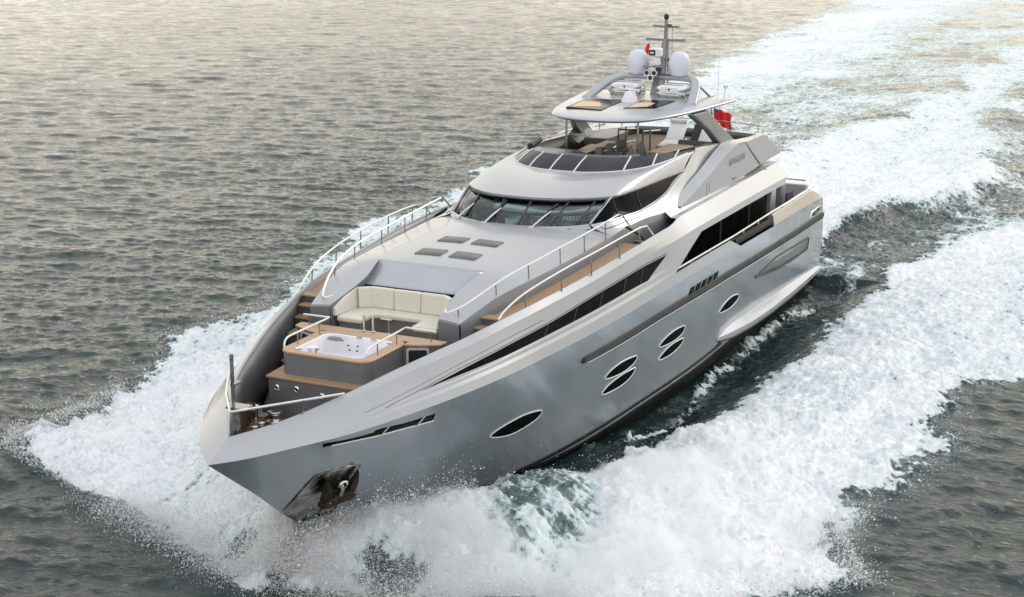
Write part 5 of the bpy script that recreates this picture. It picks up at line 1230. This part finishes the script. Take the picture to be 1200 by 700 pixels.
def sea_material():
    m = bpy.data.materials.new('sea_water'); m.use_nodes = True; t = m.node_tree; t.nodes.clear()
    def n(ty, **k):
        o = t.nodes.new(ty)
        for a, b in k.items(): setattr(o, a, b)
        return o
    l = lambda a, b: t.links.new(a, b)
    def math_(op, a, b=None, c=None, clamp=False):
        o = n('ShaderNodeMath', operation=op, use_clamp=clamp)
        for i, v in enumerate((a, b, c)):
            if v is None: continue
            if isinstance(v, (int, float)): o.inputs[i].default_value = v
            else: l(v, o.inputs[i])
        return o.outputs[0]
    out = n('ShaderNodeOutputMaterial')
    co = n('ShaderNodeTexCoord').outputs['Object']
    fa = n('ShaderNodeAttribute', attribute_name='foam').outputs['Fac']; aq = n('ShaderNodeAttribute', attribute_name='aqua').outputs['Fac']
    def noise(scale, det=4, rough=.55, vec=None, dist=0.):
        o = n('ShaderNodeTexNoise'); o.inputs['Scale'].default_value = scale; o.inputs['Detail'].default_value = det; o.inputs['Roughness'].default_value = rough; o.inputs['Distortion'].default_value = dist
        l(vec or co, o.inputs['Vector']); return o.outputs['Fac']
    mp = n('ShaderNodeMapping'); mp.inputs['Scale'].default_value = (.6, 1.5, 1); mp.inputs['Rotation'].default_value = (0, 0, R(6)); mw = n('ShaderNodeMapping'); mw.inputs['Rotation'].default_value = (0, 0, R(-25)); mw.inputs['Scale'].default_value = (1.5, .75, 1); l(co, mw.inputs[0]); l(co, mp.inputs[0]); st = mp.outputs[0]
    # lacy cells
    wv = n('ShaderNodeVectorMath', operation='ADD'); nv_ = n('ShaderNodeTexNoise'); nv_.inputs['Scale'].default_value = .9; nv_.inputs['Detail'].default_value = 4; l(co, nv_.inputs['Vector'])
    sc = n('ShaderNodeVectorMath', operation='SCALE'); l(nv_.outputs['Color'], sc.inputs[0]); sc.inputs['Scale'].default_value = 1.1; l(co, wv.inputs[0]); l(sc.outputs[0], wv.inputs[1])
    def vor(scale):
        o = n('ShaderNodeTexVoronoi', feature='DISTANCE_TO_EDGE'); o.inputs['Scale'].default_value = scale; l(wv.outputs[0], o.inputs['Vector']); return o.outputs['Distance']
    v1, v2 = vor(.95), vor(2.6)
    big = noise(.33, 5, .6, st); medn = noise(1.5, 6, .62, st, .6); fine = noise(7.5, 5, .65)
    lace = math_('SUBTRACT', .34, math_('ADD', math_('MULTIPLY', v1, 1.0), math_('MULTIPLY', v2, 1.5)))
    nz = math_('ADD', math_('ADD', math_('MULTIPLY', math_('SUBTRACT', big, .5), 1.15), math_('MULTIPLY', math_('SUBTRACT', medn, .5), 1.45)), math_('ADD', math_('MULTIPLY', math_('SUBTRACT', fine, .5), .85), math_('MULTIPLY', lace, .62)))
    thr = math_('ADD', math_('MULTIPLY', fa, 1.55), math_('ADD', nz, -.62))
    gate = math_('MULTIPLY', fa, 6., clamp=True)
    mr = n('ShaderNodeMapRange', interpolation_type='SMOOTHSTEP'); mr.inputs[1].default_value = .02; mr.inputs[2].default_value = .50; l(thr, mr.inputs[0])
    fm = math_('MULTIPLY', mr.outputs[0], gate, clamp=True)
    # water
    wat = n('ShaderNodeBsdfPrincipled'); wat.inputs['Roughness'].default_value = .07; wat.inputs['IOR'].default_value = 1.333
    wc = n('ShaderNodeMix', data_type='RGBA'); wc.inputs[6].default_value = (.013, .030, .029, 1); wc.inputs[7].default_value = (.32, .45, .43, 1)
    aqn = math_('MULTIPLY', aq, math_('ADD', .05, math_('MULTIPLY', math_('ADD', medn, math_('SUBTRACT', fm, .35)), .85)), clamp=True); l(aqn, wc.inputs[0]); l(wc.outputs[2], wat.inputs['Base Color'])
    b1 = noise(2.2, 7, .6, mw.outputs[0], .3); b2 = noise(4.2, 6, .6, mw.outputs[0]); hs = math_('MULTIPLY', math_('ADD', math_('MULTIPLY', b1, .11), math_('MULTIPLY', b2, .026)), math_('ADD', .35, math_('MULTIPLY', noise(.045, 3, .5, mw.outputs[0]), 1.35)))
    bm_ = n('ShaderNodeBump'); bm_.inputs['Strength'].default_value = 1.0; bm_.inputs['Distance'].default_value = .9; l(hs, bm_.inputs['Height']); l(bm_.outputs[0], wat.inputs['Normal'])
    # foam
    fo = n('ShaderNodeBsdfPrincipled'); fo.inputs['Roughness'].default_value = .85; fo.inputs['Specular IOR Level'].default_value = .2
    fc = n('ShaderNodeMix', data_type='RGBA'); fc.inputs[6].default_value = (.50, .62, .61, 1); fc.inputs[7].default_value = (.88, .885, .885, 1); 
    mr2 = n('ShaderNodeMapRange'); mr2.inputs[1].default_value = .05; mr2.inputs[2].default_value = 1.05; l(thr, mr2.inputs[0]); l(mr2.outputs[0], fc.inputs[0]); l(fc.outputs[2], fo.inputs['Base Color'])
    fb_ = n('ShaderNodeBump'); fb_.inputs['Strength'].default_value = .6; fb_.inputs['Distance'].default_value = .24
    l(math_('ADD', math_('MULTIPLY', medn, .8), math_('MULTIPLY', fine, .35)), fb_.inputs['Height']); l(fb_.outputs[0], fo.inputs['Normal'])
    mx = n('ShaderNodeMixShader'); l(fm, mx.inputs[0]); l(wat.outputs[0], mx.inputs[1]); l(fo.outputs[0], mx.inputs[2]); l(mx.outputs[0], out.inputs[0])
    return m
me.materials.append(sea_material())

# ------------------------------------------------------------------ spray: droplets and flecks thrown up by the bow wave, one object
def spray():
    g = np.random.default_rng(5); P = []; Sz = []
    def put(x, y, z, s): P.append(np.stack([x, y, z], -1)); Sz.append(s)
    for s in SIDES:
        # along the outer edge of the bow wave
        n_ = 20000; x = g.uniform(-12, 16.8, n_); x = np.where(g.random(n_) < .8, g.uniform(6, 16.8, n_), x); e = g.exponential(.17, n_)*g.choice([-2.5, 1], n_, p=[.6, .4])
        y = YO(x, s)+e+.45*samp(TN, x+37*s, s*YO(x, s), 19.); base = fields(x, s*y, np.full(n_, .1))[0]
        put(x, s*y, base+g.exponential(.10, n_)*np.interp(x, [-12, 8, 14], [.5, 1.2, 2.2]), g.lognormal(math.log(.0062), .6, n_))
        # off the crest of the bow wave and the plume at the stem
        n_ = 50000; x = 16.4-g.exponential(3.0, n_); x = np.clip(x, -4, 16.6); y = np.abs(RC(x)+g.normal(.5, 1, n_)*np.interp(x, [0, 10, 16], [1.9, 1.7, .7])); base = fields(x, s*y, np.full(n_, .1))[0]
        put(x, s*y, base+g.exponential(.17, n_)*np.interp(x, [-4, 6, 13, 16.4], [.35, .8, 1.5, 1.2]), g.lognormal(math.log(.0062), .6, n_))
        # fine curtain thrown forward and outward
        n_ = 34000; u = g.random(n_); x = 16.6-2.6*u+g.normal(0, .45, n_); y = np.abs(.3+u*6.5+g.normal(0, .8, n_)); base = np.maximum(fields(x, s*y, np.full(n_, .1))[0], 0)
        put(x, s*y, base+g.exponential(.30, n_)*(1.1-.6*u), g.lognormal(math.log(.0062), .5, n_))
    n_ = 9000; x = g.uniform(-60, -20, n_); y = g.normal(0, 1, n_)*YC(x)*.7; base = fields(x, y, np.full(n_, .2))[0]; put(x, y, base+g.exponential(.12, n_), g.lognormal(math.log(.014), .4, n_))
    P = np.concatenate(P); Sz = np.concatenate(Sz)
    keep = ~((np.abs(P[:, 1]) < np.array([hull_at(a, min(4.0, max(.2, b))) if (-19 < a < 19) else 0 for a, b in zip(P[::1, 0], P[::1, 2])])+.02) & (P[:, 0] < 18.6) & (P[:, 0] > -19.6)) if False else np.ones(len(P), bool)
    # nothing inside the hull
    tz = np.clip(P[:, 2], .2, 4.0); tt = (4.04-tz)/(4.04-.2); dd = np.clip((STEM(tz)-P[:, 0]), 0, 38); hy = hull(dd, tt)[1]; inside = (P[:, 0] < STEM(tz)) & (P[:, 0] > -19.6) & (np.abs(P[:, 1]) < hy+.03)
    inside |= (curl_at(P[:, 0], np.abs(P[:, 1])) > .3) & (g.random(len(P)) < .93); inside |= (gap_at(P[:, 0], np.abs(P[:, 1])) > .35) & (g.random(len(P)) < .55)
    P = P[~inside]; Sz = np.minimum(Sz[~inside], .05); n_ = len(P)
    T4 = np.array([[1, 1, 1], [1, -1, -1], [-1, 1, -1], [-1, -1, 1]], float)/1.5
    q_ = g.normal(size=(n_, 4)); q_ /= np.linalg.norm(q_, axis=1)[:, None]; a, b, c, d = q_.T
    Rm = np.stack([1-2*(c*c+d*d), 2*(b*c-a*d), 2*(b*d+a*c), 2*(b*c+a*d), 1-2*(b*b+d*d), 2*(c*d-a*b), 2*(b*d-a*c), 2*(c*d+a*b), 1-2*(b*b+c*c)], -1).reshape(-1, 3, 3)
    V = np.einsum('nij,kj->nki', Rm, T4)*Sz[:, None, None]
    dr = np.stack([-.35+.5*g.standard_normal(n_), np.sign(P[:, 1])*(.7+.5*g.standard_normal(n_)), .5+.6*g.standard_normal(n_)], -1); dr /= np.linalg.norm(dr, axis=1)[:, None]; st_ = g.exponential(.45, n_)
    V = V+(V*dr[:, None]).sum(-1, keepdims=True)*dr[:, None]*st_[:, None, None]      # droplets drawn out along their throw
    V = (V+P[:, None]).reshape(-1, 3)
    F = (np.arange(n_)[:, None, None]*4+np.array([[0, 1, 2], [0, 3, 1], [0, 2, 3], [1, 3, 2]])).reshape(-1, 3)
    me = bpy.data.meshes.new('spray'); me.vertices.add(len(V)); me.vertices.foreach_set('co', V.astype(np.float32).ravel())
    me.loops.add(F.size); me.loops.foreach_set('vertex_index', F.astype(np.int32).ravel())
    me.polygons.add(len(F)); me.polygons.foreach_set('loop_start', np.arange(0, F.size, 3, dtype=np.int32)); me.polygons.foreach_set('loop_total', np.full(len(F), 3, np.int32))
    me.update(calc_edges=True); me.shade_smooth()
    o = bpy.data.objects.new('spray', me); S.collection.objects.link(o)
    m = bpy.data.materials.new('spray_droplets'); m.use_nodes = True; b = m.node_tree.nodes['Principled BSDF']; b.inputs['Base Color'].default_value = (.92, .93, .93, 1); b.inputs['Roughness'].default_value = .6
    b.inputs['Subsurface Weight'].default_value = 0
    me.materials.append(m)
    tag(o, 'white droplets of spray thrown up by the bow wave on both sides', 'spray', kind='stuff')
spray()

# ------------------------------------------------------------------ fine spray hanging over the bow wave
def mist():
    m = MB(); nx, ny = 190, 60
    for s in SIDES:
        xs = np.linspace(-2.5, 17.0, nx); v = np.linspace(0, 1, ny)
        Xm, Vm = np.meshgrid(xs, v, indexing='ij')
        lo = np.maximum(yw_at(Xm)*.8+.25, RC(Xm)-np.interp(Xm, [-3, 6, 12, 17], [2.5, 1.0, 1.6, .4])); lo = np.where(Xm > 14.2, np.maximum(0.02, .5*(Xm-15.6)), lo)
        hi = YO(Xm, s)+.25+.6*samp(TN, Xm, Vm*8+s*20, 11.)
        hi = np.maximum(hi, lo+.3); Ym = lo+(hi-lo)*Vm
        base = fields(Xm, s*Ym, np.full_like(Xm, .15))[0]
        prof = np.sin(np.pi*np.clip(Vm, 0, 1)**.62)**1.2
        t = np.interp(Xm, [-2.5, 2, 7, 11, 14, 15.8, 17], [0, .12, .28, .58, .74, .48, 0])*prof*(1.35 if s < 0 else 1.)*(1-.95*curl_at(Xm, Ym))*(1-.95*gap_at(Xm, Ym))*(.75+.33*samp(TN, Xm*1.0, Ym+s*9, 7.)+.20*samp(TF, Xm, Ym+s*5, 4.))
        t = np.maximum(t, .004)*np.where((Xm < -2.45) | (Xm > 16.95), .01, 1)
        m.grid(np.stack([Xm, s*Ym, base+t], -1), flip=s < 0); m.grid(np.stack([Xm, s*Ym, base-.25-.02*t], -1), flip=s > 0)
        for j in (0, -1): m.grid(np.stack([np.stack([Xm[:, j], s*Ym[:, j], base[:, j]+t[:, j]], -1), np.stack([Xm[:, j], s*Ym[:, j], base[:, j]-.25-.02*t[:, j]], -1)], 1))
        for i in (0, -1): m.grid(np.stack([np.stack([Xm[i], s*Ym[i], base[i]+t[i]], -1), np.stack([Xm[i], s*Ym[i], base[i]-.25-.02*t[i]], -1)], 1))
    mt_ = bpy.data.materials.new('spray_mist'); mt_.use_nodes = True; t_ = mt_.node_tree; t_.nodes.clear()
    o_ = t_.nodes.new('ShaderNodeOutputMaterial'); v_ = t_.nodes.new('ShaderNodeVolumePrincipled'); v_.inputs['Color'].default_value = (.97, .98, .98, 1); v_.inputs['Density'].default_value = 1.3; v_.inputs['Anisotropy'].default_value = .1
    t_.links.new(v_.outputs[0], o_.inputs['Volume'])
    o = m.build('spray_mist', mt_, None, weld=True); tag(o, 'white mist of fine spray hanging over the breaking bow wave', 'spray', kind='stuff')
S.cycles.volume_bounces = 4
mist()
